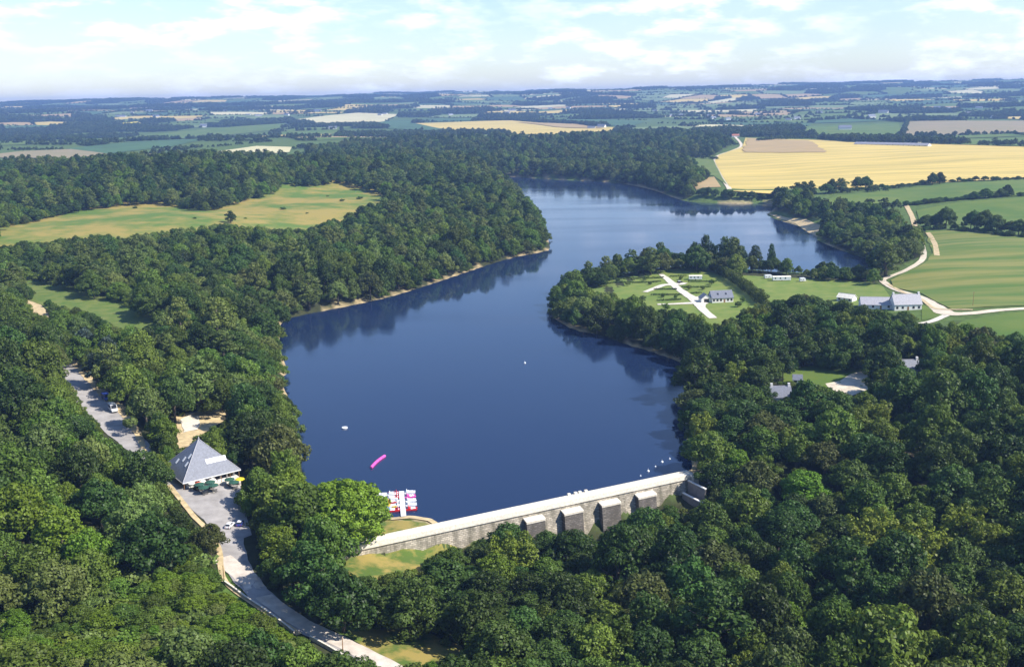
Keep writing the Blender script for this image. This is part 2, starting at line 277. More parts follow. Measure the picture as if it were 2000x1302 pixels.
masonry('dam_wall', (0.66, 0.58, 0.46), (0.13, 0.12, 0.085), 0.8); masonry('dam_buttress', (0.23, 0.205, 0.18), (0.10, 0.09, 0.075), 0.7)

# ------------------------------------------------------------------ object helpers
def tag(o, label=None, cat=None, group=None, kind=None):
    if label: o['label'] = label
    if cat: o['category'] = cat
    if group: o['group'] = group
    if kind: o['kind'] = kind
    return o
def obj(name, me, m=None, parent=None, loc=None, rz=None):
    o = bpy.data.objects.new(name, me); col.objects.link(o)
    if m is not None and me is not None and not me.materials: me.materials.append(MATS[m] if isinstance(m, str) else m)
    if parent: o.parent = parent
    if loc is not None: o.location = loc
    if rz is not None: o.rotation_euler = (0, 0, rz)
    return o
def empty(name, loc, rz=0.0, label=None, cat=None, group=None):
    o = bpy.data.objects.new(name, None); col.objects.link(o); o.location = loc; o.rotation_euler = (0, 0, rz); o.empty_display_size = 0.5
    return tag(o, label, cat, group)
def pymesh(name, v, f, smooth=False):
    me = bpy.data.meshes.new(name); me.from_pydata([tuple(map(float, p)) for p in v], [], [tuple(map(int, q)) for q in f])
    if smooth: me.polygons.foreach_set('use_smooth', [True] * len(me.polygons))
    me.update(); return me
class MB:                                       # collects boxes, tubes, prisms into ONE mesh
    def __init__(s): s.v = []; s.f = []
    def add(s, v, f):
        n = len(s.v); s.v += [tuple(p) for p in v]; s.f += [tuple(i + n for i in q) for q in f]; return s
    def box(s, x0, y0, z0, x1, y1, z1, tx=0, ty=0):     # tx, ty: how far the top is drawn in
        v = [(x0, y0, z0), (x1, y0, z0), (x1, y1, z0), (x0, y1, z0), (x0 + tx, y0 + ty, z1), (x1 - tx, y0 + ty, z1), (x1 - tx, y1 - ty, z1), (x0 + tx, y1 - ty, z1)]
        return s.add(v, [(3, 2, 1, 0), (4, 5, 6, 7), (0, 1, 5, 4), (1, 2, 6, 5), (2, 3, 7, 6), (3, 0, 4, 7)])
    def prism(s, prof, x0, x1, axis='x'):              # profile in the other two axes, extruded
        n = len(prof)
        if axis == 'x': v = [(x0, a, b) for a, b in prof] + [(x1, a, b) for a, b in prof]
        else: v = [(a, x0, b) for a, b in prof] + [(a, x1, b) for a, b in prof]
        return s.add(v, [tuple(range(n)), tuple(range(2 * n - 1, n - 1, -1))] + [(i, i + n, (i + 1) % n + n, (i + 1) % n) for i in range(n)])
    def tube(s, pts, rad, n=7):
        pts = [Vector(p) for p in pts]; rad = rad if isinstance(rad, (list, tuple)) else [rad] * len(pts); v = []; f = []
        for i, p in enumerate(pts):
            d = (pts[min(i + 1, len(pts) - 1)] - pts[max(i - 1, 0)]).normalized(); a = d.orthogonal().normalized(); b = d.cross(a)
            v += [p + (a * math.cos(6.2832 * k / n) + b * math.sin(6.2832 * k / n)) * rad[i] for k in range(n)]
        for i in range(len(pts) - 1):
            f += [(i * n + k, i * n + (k + 1) % n, (i + 1) * n + (k + 1) % n, (i + 1) * n + k) for k in range(n)]
        f += [tuple(range(n - 1, -1, -1)), tuple(range((len(pts) - 1) * n, len(pts) * n))]
        return s.add(v, f)
    def lathe(s, prof, n=14, c=(0, 0, 0)):
        v = [(c[0] + r * math.cos(6.2832 * k / n), c[1] + r * math.sin(6.2832 * k / n), c[2] + z) for r, z in prof for k in range(n)]; m = len(prof)
        f = [(i * n + k, i * n + (k + 1) % n, (i + 1) * n + (k + 1) % n, (i + 1) * n + k) for i in range(m - 1) for k in range(n)] + [tuple(range(n - 1, -1, -1)), tuple(range((m - 1) * n, m * n))]
        return s.add(v, f)
    def mesh(s, name, smooth=False, bevel=0.0, fix=True):
        me = pymesh(name, s.v, s.f, smooth)
        if fix or bevel:
            b = bmesh.new(); b.from_mesh(me); bmesh.ops.recalc_face_normals(b, faces=b.faces)
            if bevel: bmesh.ops.bevel(b, geom=[e for e in b.edges if e.calc_face_angle(0) > 0.5], offset=bevel, segments=2, affect='EDGES', clamp_overlap=True)
            b.to_mesh(me); b.free()
        return me
    def build(s, name, m, parent=None, loc=None, rz=None, **k): return obj(name, s.mesh(name, **k), m, parent, loc, rz)
def copy_tree(root, loc, rz=None, scale=None, label=None, group=None, mats=None):
    r = root.copy(); col.objects.link(r); r.location = loc
    if rz is not None: r.rotation_euler = (0, 0, rz)
    if scale is not None: r.scale = scale
    if label: r['label'] = label
    if group: r['group'] = group
    for ch in root.children:
        c = ch.copy(); col.objects.link(c); c.parent = r
        for g in ch.children:
            d = g.copy(); col.objects.link(d); d.parent = c
    return r
def swap_mat(o, m):
    o.data = o.data.copy(); o.data.materials.clear(); o.data.materials.append(MATS[m])

# ------------------------------------------------------------------ draped sheets: fields, paths, beaches
HANDLED = []                                     # world polygons that the far patchwork leaves free
def sheet(name, wp, m, step=None, off=None, jag=0.0):
    wp = np.asarray(wp, float)
    ds = np.hypot(*(np.roll(wp, -1, 0) - wp).T); c = wp.mean(0); dist = np.hypot(*c)
    if step is None: step = max(2.0, math.sqrt(abs(poly_area(wp))) / 14)
    pts = []
    for i, p in enumerate(wp):
        q = wp[(i + 1) % len(wp)]; n = max(1, int(ds[i] / step))
        nrm = np.array([q[1] - p[1], p[0] - q[0]]) / (ds[i] + 1e-9)
        for k in range(n): pts.append(p + (q - p) * k / n + (nrm * rng.normal(0, jag) if jag and k else 0))
    pts = np.array(pts); nb = len(pts)
    gx, gy = np.meshgrid(np.arange(pts[:, 0].min(), pts[:, 0].max(), step), np.arange(pts[:, 1].min(), pts[:, 1].max(), step))
    gx, gy = gx.ravel(), gy.ravel(); k = inpoly(gx, gy, pts); gx, gy = gx[k], gy[k]
    if len(gx):
        k = dist_poly(gx, gy, pts) > step * 0.35; gx, gy = gx[k], gy[k]
    allp = np.concatenate([pts, np.stack([gx, gy], 1)]) if len(gx) else pts
    v, e, f, *_ = delaunay_2d_cdt([Vector(p) for p in allp], [(i, (i + 1) % nb) for i in range(nb)], [], 1, 1e-4)
    vv = np.array([(a.x, a.y) for a in v]); z = hgt(vv[:, 0], vv[:, 1]) + (off if off is not None else 0.12 + dist * 0.0004)
    me = pymesh(name, np.column_stack([vv, z]), f, True)
    b = bmesh.new(); b.from_mesh(me); bmesh.ops.recalc_face_normals(b, faces=b.faces)
    if b.faces and sum(x.normal.z for x in b.faces) < 0: bmesh.ops.reverse_faces(b, faces=b.faces)
    b.to_mesh(me); b.free()
    return tag(obj(name, me, m), kind='structure')
def poly_area(P):
    x, y = P[:, 0], P[:, 1]; return 0.5 * float(np.sum(x * np.roll(y, -1) - y * np.roll(x, -1)))
def strip(name, pts, width, m, off=0.2, seg=5):
    pts = smooth_open(pts, 6); v, f = [], []
    if not hasattr(width, '__len__'): width = [width] * 2
    for i, p in enumerate(pts):
        d = pts[min(i + 1, len(pts) - 1)] - pts[max(i - 1, 0)]; d /= np.linalg.norm(d); nrm = np.array([d[1], -d[0]])
        w = np.interp(i / (len(pts) - 1), np.linspace(0, 1, len(width)), width) * (1 + 0.05 * math.sin(i * 1.7))
        for s in np.linspace(-0.5, 0.5, seg):
            q = p + nrm * w * s; v.append((q[0], q[1], hz(q[0], q[1]) + off))
    for i in range(len(pts) - 1): f += [(i * seg + k, i * seg + k + 1, (i + 1) * seg + k + 1, (i + 1) * seg + k) for k in range(seg - 1)]
    return tag(obj(name, pymesh(name, v, f, True), m), kind='structure')

# ================================================================== THE SETTING
# what the photograph shows free of trees (pixel outlines): trees are only set where their crowns leave these views open
VIS = dict(
    lake=[(1000, 345), (1050, 349), (1130, 353), (1200, 357), (1262, 368), (1310, 384), (1345, 394), (1430, 398), (1500, 398), (1512, 406), (1497, 419), (1520, 429), (1554, 439), (1578, 454),
          (1592, 459), (1597, 471), (1640, 488), (1675, 500), (1690, 506), (1688, 528), (1640, 521), (1598, 513), (1588, 522), (1554, 518), (1534, 512), (1521, 498), (1516, 499), (1514, 482), (1506, 470),
          (1497, 478), (1487, 499), (1475, 466), (1461, 454), (1445, 470), (1431, 454), (1412, 454), (1402, 487), (1391, 470), (1377, 449), (1351, 459), (1332, 494), (1304, 485), (1294, 463), (1233, 475), (1182, 490),
          (1167, 510), (1149, 499), (1132, 510), (1090, 534), (1078, 553), (1068, 604), (1071, 633), (1095, 630), (1120, 644), (1167, 653), (1200, 664), (1231, 676), (1261, 683), (1278, 690),
          (1322, 712), (1310, 740), (1310, 780), (1311, 815), (1316, 860), (1308, 905), (1328, 924), (1107, 966), (969, 999), (860, 1022), (835, 1011), (800, 1006), (745, 1008), (735, 990), (720, 955), (690, 938),
          (640, 940), (600, 925), (606, 890), (597, 840), (590, 800), (570, 770), (560, 745), (566, 725), (560, 700), (562, 660), (555, 635), (575, 619), (640, 604), (700, 593), (770, 577), (850, 552), (930, 525), (1000, 503),
          (1068, 490), (1078, 465), (1070, 430), (1050, 400), (1020, 365)],
    meadow=[(0, 480), (0, 448), (90, 428), (180, 410), (260, 399), (330, 401), (385, 413), (430, 409), (480, 393), (540, 380), (552, 360), (600, 366), (660, 358), (720, 372), (748, 382), (740, 395), (700, 402), (680, 415),
            (640, 428), (600, 445), (560, 448), (470, 440), (440, 434), (400, 438), (360, 446), (300, 452), (240, 460), (190, 457), (130, 464), (40, 472)],
    small_meadow=[(45, 545), (100, 550), (170, 575), (250, 597), (300, 632), (240, 637), (210, 628), (170, 605), (110, 592), (65, 565)],
    yellow_bank=[(55, 582), (75, 590), (95, 615), (75, 608), (58, 595)],
    car_park=[(122, 712), (140, 705), (160, 712), (192, 745), (206, 765), (240, 800), (262, 832), (275, 858), (279, 885), (266, 891), (215, 850), (180, 810), (150, 760), (130, 735)],
    yard=[(345, 815), (385, 808), (440, 803), (438, 818), (395, 845), (372, 850), (365, 872), (352, 870), (350, 850)],
    roof=[(398, 853), (472, 910), (474, 930), (458, 962), (340, 968), (333, 935), (338, 898)],
    lane=[(338, 945), (470, 925), (458, 965), (452, 990), (480, 1010), (487, 1040), (500, 1075), (495, 1105), (520, 1150), (545, 1190), (580, 1215), (680, 1248), (775, 1290), (665, 1290), (600, 1245), (555, 1215), (510, 1188),
          (438, 1135), (432, 1100), (436, 1060), (430, 1040), (400, 1030), (385, 1010), (365, 985), (335, 955)],
    dam=[(745, 1008), (800, 1004), (860, 1020), (1327, 923), (1345, 932), (1372, 960), (1362, 982), (1330, 985), (1290, 988), (1250, 998), (1215, 1012), (1185, 1025), (1165, 1032), (1120, 1048), (1095, 995), (1050, 1004),
         (985, 1004), (930, 1030), (890, 1048), (850, 1064), (760, 1072), (745, 1068)],
    dam_grass=[(750, 1070), (850, 1062), (842, 1080), (800, 1100), (740, 1125), (700, 1125), (690, 1108), (740, 1096)],
    verge=[(670, 1242), (690, 1232), (790, 1240), (875, 1268), (885, 1290), (780, 1290)],
    camp=[(1135, 566), (1190, 553), (1215, 541), (1260, 536), (1310, 530), (1375, 528), (1400, 530), (1500, 588), (1470, 600), (1432, 614), (1395, 630), (1370, 614), (1330, 602), (1290, 602), (1250, 582), (1200, 572)],
    camp_field=[(1425, 540), (1490, 530), (1570, 538), (1600, 550), (1700, 551), (1735, 575), (1660, 580), (1640, 590), (1600, 577), (1560, 571), (1500, 592), (1470, 562)],
    farm=[(1630, 573), (1660, 572), (1740, 562), (1800, 560), (1806, 608), (1745, 607), (1690, 600), (1668, 592)],
    field=[(1806, 452), (2300, 462), (2300, 600), (1850, 605), (1800, 610), (1800, 570), (1715, 556), (1730, 540), (1790, 515), (1808, 495)],
    track=[(1798, 610), (1850, 603), (2300, 590), (2300, 640), (1985, 655), (1950, 650), (1895, 630), (1850, 632), (1800, 634)],
    lawn=[(1545, 722), (1600, 715), (1650, 727), (1692, 724), (1692, 762), (1650, 767), (1610, 752), (1550, 742)],
    house=[(1508, 753), (1530, 751), (1545, 766), (1522, 772)], house_b=[(1772, 698), (1792, 698), (1788, 725), (1774, 728)], bank_r=[(1745, 862), (1765, 868), (1796, 892), (1780, 895)],
    point=[(1500, 419), (1560, 425), (1596, 430), (1598, 458), (1578, 455), (1552, 440)],
    lime=[(640, 942), (695, 942), (735, 978), (747, 1040), (738, 1085), (715, 1105), (690, 1095), (650, 1020), (625, 962)],
    track2=[(1758, 388), (1772, 390), (1786, 440), (1776, 440)])
MW, MH = 1150, 651
OPEN = np.zeros((MH, MW), bool)                 # half resolution
yy, xx = np.mgrid[0:MH, 0:MW]
DEEP = {}
for k, P in VIS.items():
    P = np.array(P, float) / 2; x0, y0 = np.maximum(P.min(0).astype(int) - 1, 0); x1, y1 = P.max(0).astype(int) + 2
    sub = (slice(y0, min(y1, MH)), slice(x0, min(x1, MW))); OPEN[sub] |= inpoly(xx[sub] + 0.5, yy[sub] + 0.5, P)
def is_open(px, py):
    i = (np.asarray(py) / 2).astype(int); j = (np.asarray(px) / 2).astype(int); ok = (i >= 0) & (i < MH) & (j >= 0) & (j < MW)
    return ok & OPEN[np.clip(i, 0, MH - 1), np.clip(j, 0, MW - 1)]

ZONES_PX = [
    [(-500, 335), (150, 330), (400, 318), (640, 322), (1000, 346), (1090, 480), (1090, 500), (545, 640), (540, 740), (620, 975), (760, 1075), (1345, 945), (1345, 880), (1325, 720), (1290, 688), (1050, 640), (1055, 560), (1150, 535), (1380, 518), (1700, 540), (1712, 552),
     (1650, 592), (1740, 612), (1800, 636), (1890, 632), (2010, 662), (2500, 720), (2500, 1480), (-600, 1480)],
    [(600, 296), (700, 282), (820, 276), (1000, 276), (1120, 274), (1240, 268), (1400, 270), (1425, 282), (1395, 303), (1310, 310), (1385, 348), (1345, 388), (1300, 376), (1200, 354), (1000, 342), (800, 335), (640, 320)],
    [(1597, 466), (1645, 488), (1690, 503), (1712, 518), (1705, 548), (1720, 547), (1800, 497), (1803, 462), (1770, 438), (1700, 428), (1610, 432)],
    [(1508, 399), (1505, 412), (1560, 428), (1592, 424), (1585, 396)]]
ZONES = [GP(z) for z in ZONES_PX]
def in_zone(x, y):
    r = np.zeros(np.shape(x), bool)
    for z in ZONES: r |= inpoly(x, y, z)
    return r
SCRUB = GP([(230, 1150), (430, 1105), (530, 1200), (640, 1290), (680, 1340), (-150, 1340), (-100, 1225), (120, 1215)])
# ---- ground
flat = np.stack([GX.ravel(), GY.ravel(), GZ.ravel()], 1); nr, nt = GX.shape
idx = np.arange(nr * nt).reshape(nr, nt)
quads = np.stack([idx[:-1, :-1], idx[:-1, 1:], idx[1:, 1:], idx[1:, :-1]], -1).reshape(-1, 4)
me = bpy.data.meshes.new('ground'); nq = len(quads)
me.vertices.add(len(flat)); me.vertices.foreach_set('co', flat.ravel()); me.loops.add(nq * 4); me.loops.foreach_set('vertex_index', quads[:, ::-1].ravel().astype(np.int32))
me.polygons.add(nq); me.polygons.foreach_set('loop_start', np.arange(0, nq * 4, 4, dtype=np.int32)); me.polygons.foreach_set('use_smooth', np.ones(nq, bool)); me.update(calc_edges=True); me.validate()
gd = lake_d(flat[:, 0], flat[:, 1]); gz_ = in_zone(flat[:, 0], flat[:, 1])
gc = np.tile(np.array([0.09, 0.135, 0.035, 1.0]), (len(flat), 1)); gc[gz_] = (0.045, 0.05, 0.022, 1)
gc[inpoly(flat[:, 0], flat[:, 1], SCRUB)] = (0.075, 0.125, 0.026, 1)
sandy = (gd < 3.5) & (gd > -6) & (np.sin(flat[:, 0] * 0.11) + np.sin(flat[:, 1] * 0.07) > -0.9); gc[sandy] = (0.40, 0.31, 0.17, 1)
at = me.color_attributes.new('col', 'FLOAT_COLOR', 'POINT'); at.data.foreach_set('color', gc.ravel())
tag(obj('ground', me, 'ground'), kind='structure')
# ---- water
wp = LAKE.copy(); nn = np.roll(wp, -1, 0) - np.roll(wp, 1, 0); nn = np.stack([nn[:, 1], -nn[:, 0]], 1); nn /= np.linalg.norm(nn, axis=1)[:, None] + 1e-9
if inpoly(np.array([wp[40, 0] + nn[40, 0]]), np.array([wp[40, 1] + nn[40, 1]]), wp)[0]: nn = -nn
off_ = np.full(len(wp), 4.0); off_[:14] = 1.2; wp = wp + nn * off_[:, None]
v, e, f, *_ = delaunay_2d_cdt([Vector(p) for p in wp], [(i, (i + 1) % len(wp)) for i in range(len(wp))], [], 1, 1e-4)
me = pymesh('lake_water', [(a.x, a.y, 0) for a in v], [q if True else q for q in f]); b = bmesh.new(); b.from_mesh(me); bmesh.ops.recalc_face_normals(b, faces=b.faces)
if sum(x.normal.z for x in b.faces) < 0: bmesh.ops.reverse_faces(b, faces=b.faces)
b.to_mesh(me); b.free(); tag(obj('lake_water', me, 'water'), kind='structure')

# ---- fields, paths and beaches
def field(name, P, m, **k):
    w = GP(P); HANDLED.append(w); return sheet(name, w, m, **k)
field('meadow', [(-150, 510), (-100, 440), (90, 426), (180, 406), (260, 392), (330, 394), (385, 400), (430, 396), (480, 380), (540, 360), (600, 352), (660, 350), (720, 362), (760, 380), (750, 402), (700, 412), (680, 430), (640, 445), (560, 470), (440, 470), (300, 478), (130, 490)], 'meadow', jag=1.0)
field('meadow', [(30, 540), (100, 545), (170, 570), (260, 592), (320, 640), (240, 660), (190, 645), (110, 612), (40, 580)], 'scrub', jag=0.8)
field('path', [(45, 575), (70, 585), (100, 618), (80, 625), (50, 600)], 'sand', off=0.25)
field('yard', [(342, 812), (390, 804), (442, 800), (440, 820), (400, 845), (370, 872), (350, 876), (346, 850)], 'sand', jag=0.3, off=0.25)
field('yard', [(353, 820), (372, 812), (388, 813), (391, 826), (386, 840), (370, 843), (358, 846), (355, 834)], 'gravel', off=0.4, jag=0.5)
field('grass', [(660, 985), (745, 1016), (800, 1017), (838, 1024), (846, 1032), (752, 1054), (690, 1064), (640, 1040)], 'dry_grass', off=0.15)
field('beach', [(660, 980), (745, 1009), (800, 1006), (836, 1011), (856, 1022), (848, 1026), (835, 1018), (800, 1013), (745, 1017), (655, 990)], 'sand', off=0.3)
field('grass', [(700, 1075), (757, 1066), (850, 1058), (900, 1052), (880, 1090), (820, 1130), (740, 1150), (680, 1150), (660, 1110)], 'dry_grass', off=0.15, jag=0.5)
field('verge', [(640, 1225), (690, 1222), (800, 1225), (900, 1260), (930, 1310), (800, 1315), (760, 1288)], 'dry_grass', off=0.15, jag=0.4)
field('camp_lawn', [(1120, 572), (1190, 545), (1260, 530), (1380, 524), (1440, 535), (1510, 590), (1480, 615), (1440, 640), (1370, 640), (1280, 615), (1180, 590)], 'grass', off=0.1)
strip('gravel_path', GP([(1291, 536), (1304, 546), (1322, 562), (1342, 576), (1360, 588), (1372, 604), (1393, 622)]), [3.0, 4.5, 5, 5.5, 7, 5, 4.5], 'gravel', 0.3)
strip('gravel_path', GP([(1260, 571), (1278, 564), (1298, 557), (1316, 557)]), [3.5, 4.5, 5.5], 'gravel', 0.34); strip('gravel_path', GP([(1284, 595), (1310, 594.5), (1340, 593), (1366, 592)]), [3.5, 4, 7], 'gravel', 0.34)
strip('gravel_path', GP([(1312, 552), (1326, 556), (1338, 553)]), [3, 5, 4], 'gravel', 0.38); sheet('forecourt', GP([(1346, 582), (1366, 579), (1384, 588), (1376, 600), (1356, 598)]), 'gravel', off=0.36, jag=0.4)
field('camp_field', [(1420, 536), (1490, 540), (1600, 545), (1700, 551), (1725, 560), (1745, 590), (1660, 600), (1560, 600), (1500, 600), (1465, 560)], 'grass', off=0.14)
field('mown_field', [(1808, 450), (1985, 460), (2400, 470), (2400, 590), (1985, 598), (1860, 605), (1828, 590), (1800, 574), (1745, 562), (1740, 548), (1800, 518), (1822, 495)], 'mown', jag=0.6)
field('pasture', [(1880, 628), (1985, 611), (2400, 590), (2400, 760), (1985, 690), (1900, 660), (1860, 640)], 'pasture')
field('lawn', [(1530, 725), (1600, 712), (1700, 722), (1700, 770), (1600, 765), (1530, 755)], 'pasture')
field('yard', [(1612, 750), (1640, 745), (1660, 732), (1695, 722), (1695, 762), (1660, 775), (1625, 768)], 'dirt_track', off=0.3)
field('grass', [(1800, 600), (1812, 594), (1840, 604), (1842, 620), (1800, 625)], 'pasture', off=0.22)
field('beach', [(1494, 418), (1520, 427), (1554, 437), (1578, 454), (1596, 462), (1602, 440), (1575, 428), (1540, 426), (1515, 420)], 'sand', off=0.25)
field('wheat_field', [(1428, 374), (1396, 315), (1404, 304), (1450, 288), (1456, 270), (1600, 274), (1690, 280), (1985, 287), (2350, 292), (2350, 338), (1985, 350), (1830, 358), (1660, 368), (1540, 382)], 'wheat')
field('stubble_field', [(1462, 271), (1580, 276), (1612, 299), (1450, 299)], 'stubble', off=1.6, jag=2.5)
field('pasture', [(1600, 398), (1640, 382), (1750, 372), (1850, 360), (1985, 352), (2350, 345), (2350, 372), (1985, 384), (1860, 392), (1765, 402), (1680, 408), (1600, 415)], 'pasture')
field('pasture', [(1790, 412), (1860, 398), (1985, 387), (2350, 376), (2350, 445), (1985, 440), (1840, 440), (1795, 430)], 'pasture')
field('pasture', [(1300, 314), (1390, 306), (1396, 318), (1420, 362), (1395, 345), (1345, 332)], 'scrub')
field('stubble_field', [(1345, 352), (1395, 346), (1408, 366), (1360, 372)], 'stubble')
field('pasture', [(1555, 248), (1755, 240), (1762, 264), (1590, 268)], 'pasture')
field('stubble_field', [(1775, 238), (2200, 234), (2200, 258), (1985, 260), (1768, 266)], 'plough')
field('pasture', [(1810, 272), (2200, 266), (2200, 286), (1985, 286), (1880, 283)], 'pasture')
field('wheat_field', [(790, 242), (1000, 236), (1215, 250), (1195, 260), (1110, 268), (1000, 262), (900, 257)], 'wheat')
field('stubble_field', [(1010, 240), (1130, 244), (1180, 252), (1090, 250)], 'stubble', off=3)
field('pasture', [(700, 240), (860, 232), (1050, 232), (1260, 238), (1230, 248), (1000, 234), (800, 240), (880, 256), (760, 252)], 'crop_dark')
field('wheat_field', [(580, 234), (700, 221), (780, 224), (750, 238), (640, 247)], 'wheat_pale')
field('pasture', [(120, 274), (300, 263), (490, 246), (565, 241), (545, 254), (400, 268), (200, 278)], 'pasture')
field('pasture', [(130, 291), (260, 278), (420, 271), (340, 286), (210, 301)], 'crop_dark')
field('stubble_field', [(40, 296), (140, 292), (215, 302), (140, 310), (-60, 308)], 'plough')
field('stubble_field', [(420, 297), (500, 286), (570, 288), (565, 298), (470, 304)], 'wheat_pale')
field('wheat_field', [(1325, 215), (1480, 214), (1470, 219), (1330, 220)], 'wheat_pale'); field('wheat_field', [(1382, 200), (1450, 188), (1452, 192), (1392, 203)], 'wheat_pale')
field('wheat_field', [(1515, 196), (1580, 190), (1640, 188), (1560, 200)], 'wheat'); field('rape_field', [(238, 241), (272, 238), (275, 242), (240, 245)], 'rape')
for z in ZONES: HANDLED.append(z)
HANDLED.append(LAKE)
# roads and tracks
LANE = GP([(20, 640), (70, 670), (120, 712), (165, 768), (215, 820), (262, 866), (300, 905), (335, 945), (395, 985), (440, 1030), (455, 1080), (475, 1125), (520, 1172), (590, 1222), (660, 1255), (730, 1290), (830, 1345)])
lane = strip('lane', LANE, [5, 5, 8, 11.5, 11.5, 9, 5, 5, 8, 8, 7, 6.5, 6, 5.5, 5.5, 5.5, 5.5], 'asphalt', 0.22)
field('forecourt', [(338, 952), (375, 962), (470, 938), (475, 970), (482, 1010), (492, 1045), (450, 1062), (425, 1035), (385, 1005), (362, 985)], 'asphalt', off=0.17)
sheet('verge', GP([(134, 704), (160, 710), (194, 745), (206, 762), (246, 798), (268, 832), (282, 858), (284, 885), (262, 848), (236, 812), (200, 778), (160, 735)]), 'sand', off=0.3, jag=0.3)
strip('road_patch', GP([(432, 1090), (470, 1120), (500, 1150)]), 5.6, 'asphalt_pale', 0.27); strip('road_patch', GP([(515, 1165), (590, 1218), (660, 1251), (730, 1286), (830, 1341)]), 4.6, 'asphalt_pale', 0.27)
strip('verge', GP([(330, 948), (352, 975), (378, 1008), (410, 1040), (428, 1075), (432, 1110), (445, 1142), (520, 1196), (585, 1240)]), 1.6, 'sand', 0.3)
strip('farm_track', GP([(2300, 588), (1985, 604), (1900, 612), (1850, 612), (1826, 598), (1800, 582), (1755, 568), (1728, 553), (1728, 545), (1770, 528), (1797, 512), (1804, 498), (1800, 480), (1795, 462)]), [5, 5, 6, 9, 6, 4.5, 4, 4, 4, 4, 4, 4, 4], 'dirt_track', 0.3)
strip('farm_track', GP([(1788, 445), (1782, 425), (1772, 405), (1762, 390)]), 4.5, 'sand', 0.35); strip('farm_track', GP([(1830, 500), (1822, 470), (1812, 455)]), 3.5, 'sand', 0.45)
strip('farm_track', GP([(1426, 376), (1408, 345), (1394, 315), (1404, 304), (1432, 294), (1448, 284), (1436, 268), (1430, 258)]), 5.5, 'dirt_track', 0.6)
strip('farm_track', GP([(1848, 616), (1820, 628), (1790, 634)]), 4, 'gravel', 0.32); strip('verge', GP([(1735, 556), (1765, 572), (1800, 586), (1830, 604), (1900, 606)]), 2.0, 'sand', 0.42)
strip('path', GP([(1690, 850), (1740, 868), (1790, 893), (1830, 905)]), 2.6, 'sand', 0.3)
NOTREE = [(LANE, 5.5)]

# ================================================================== TREES
def unit(n):
    v = rng.normal(size=(n, 3)); return v / np.linalg.norm(v, axis=1)[:, None]
def leaf_mesh(name, c, nrm, size, tint, m):
    n = len(c); a = np.cross(nrm, unit(n)); a /= np.linalg.norm(a, axis=1)[:, None] + 1e-9; b = np.cross(nrm, a)
    s = size[:, None]; asp = rng.uniform(0.55, 0.9, n)[:, None]
    bend = nrm * s * rng.uniform(-0.25, 0.1, n)[:, None]
    V = np.stack([c - a * s, c - b * s * asp + bend, c + a * s, c + b * s * asp + bend], 1).reshape(-1, 3)
    me = bpy.data.meshes.new(name); me.vertices.add(4 * n); me.vertices.foreach_set('co', V.ravel().astype(np.float32))
    me.loops.add(4 * n); me.loops.foreach_set('vertex_index', np.arange(4 * n, dtype=np.int32)); me.polygons.add(n); me.polygons.foreach_set('loop_start', np.arange(0, 4 * n, 4, dtype=np.int32)); me.update(calc_edges=True)
    at = me.attributes.new('tint', 'FLOAT', 'POINT'); at.data.foreach_set('value', np.repeat(tint, 4).astype(np.float32)); me.materials.append(MATS[m]); return me
def lobes_to_leaves(name, lobes, leaf, dens, m, sub=9, jit=0.55, inner=0.12, subr=0.42):
    """lobes: (centre, radius, squash) -> smaller clumps on each lobe -> leaf-sized faces on each clump"""
    L = np.array([list(c) + [r] for c, r in lobes]); C, N, T = [], [], []
    cl = []
    for x, y, z, r in L:
        k = max(4, int(sub * (r / L[:, 3].mean()) ** 1.2)); d = unit(k); d[:, 2] = np.abs(d[:, 2]) * 0.9 - 0.28; d /= np.linalg.norm(d, axis=1)[:, None]
        for q in d: cl.append((x + q[0] * r * 0.72, y + q[1] * r * 0.72, z + q[2] * r * 0.72, r * subr * rng.uniform(0.75, 1.3)))
        cl.append((x, y, z, r * 0.72))
    cl = np.array(cl)
    for x, y, z, r in cl:
        n = max(6, int(dens * r * r)); d = unit(n); p = np.array([x, y, z]) + d * r * rng.uniform(0.82, 1.08, n)[:, None] * np.array([1, 1, 0.86])
        q = np.ones(n, bool)
        dd = np.linalg.norm(p[:, None, :] - L[None, :, :3], axis=2) / L[None, :, 3]; q &= (dd.min(1) > 0.62) | (rng.random(n) < inner)
        d = d[q]; p = p[q]; d = d + unit(len(d)) * jit + np.array([0, 0, 0.12]); C.append(p); N.append(d / np.linalg.norm(d, axis=1)[:, None])
        T.append(np.full(len(p), rng.uniform(0.8, 1.2)) * rng.uniform(0.75, 1.25, len(p)))
    C = np.concatenate(C); N = np.concatenate(N); T = np.concatenate(T)
    return leaf_mesh(name, C, N, leaf * rng.uniform(0.7, 1.3, len(C)), T, m)
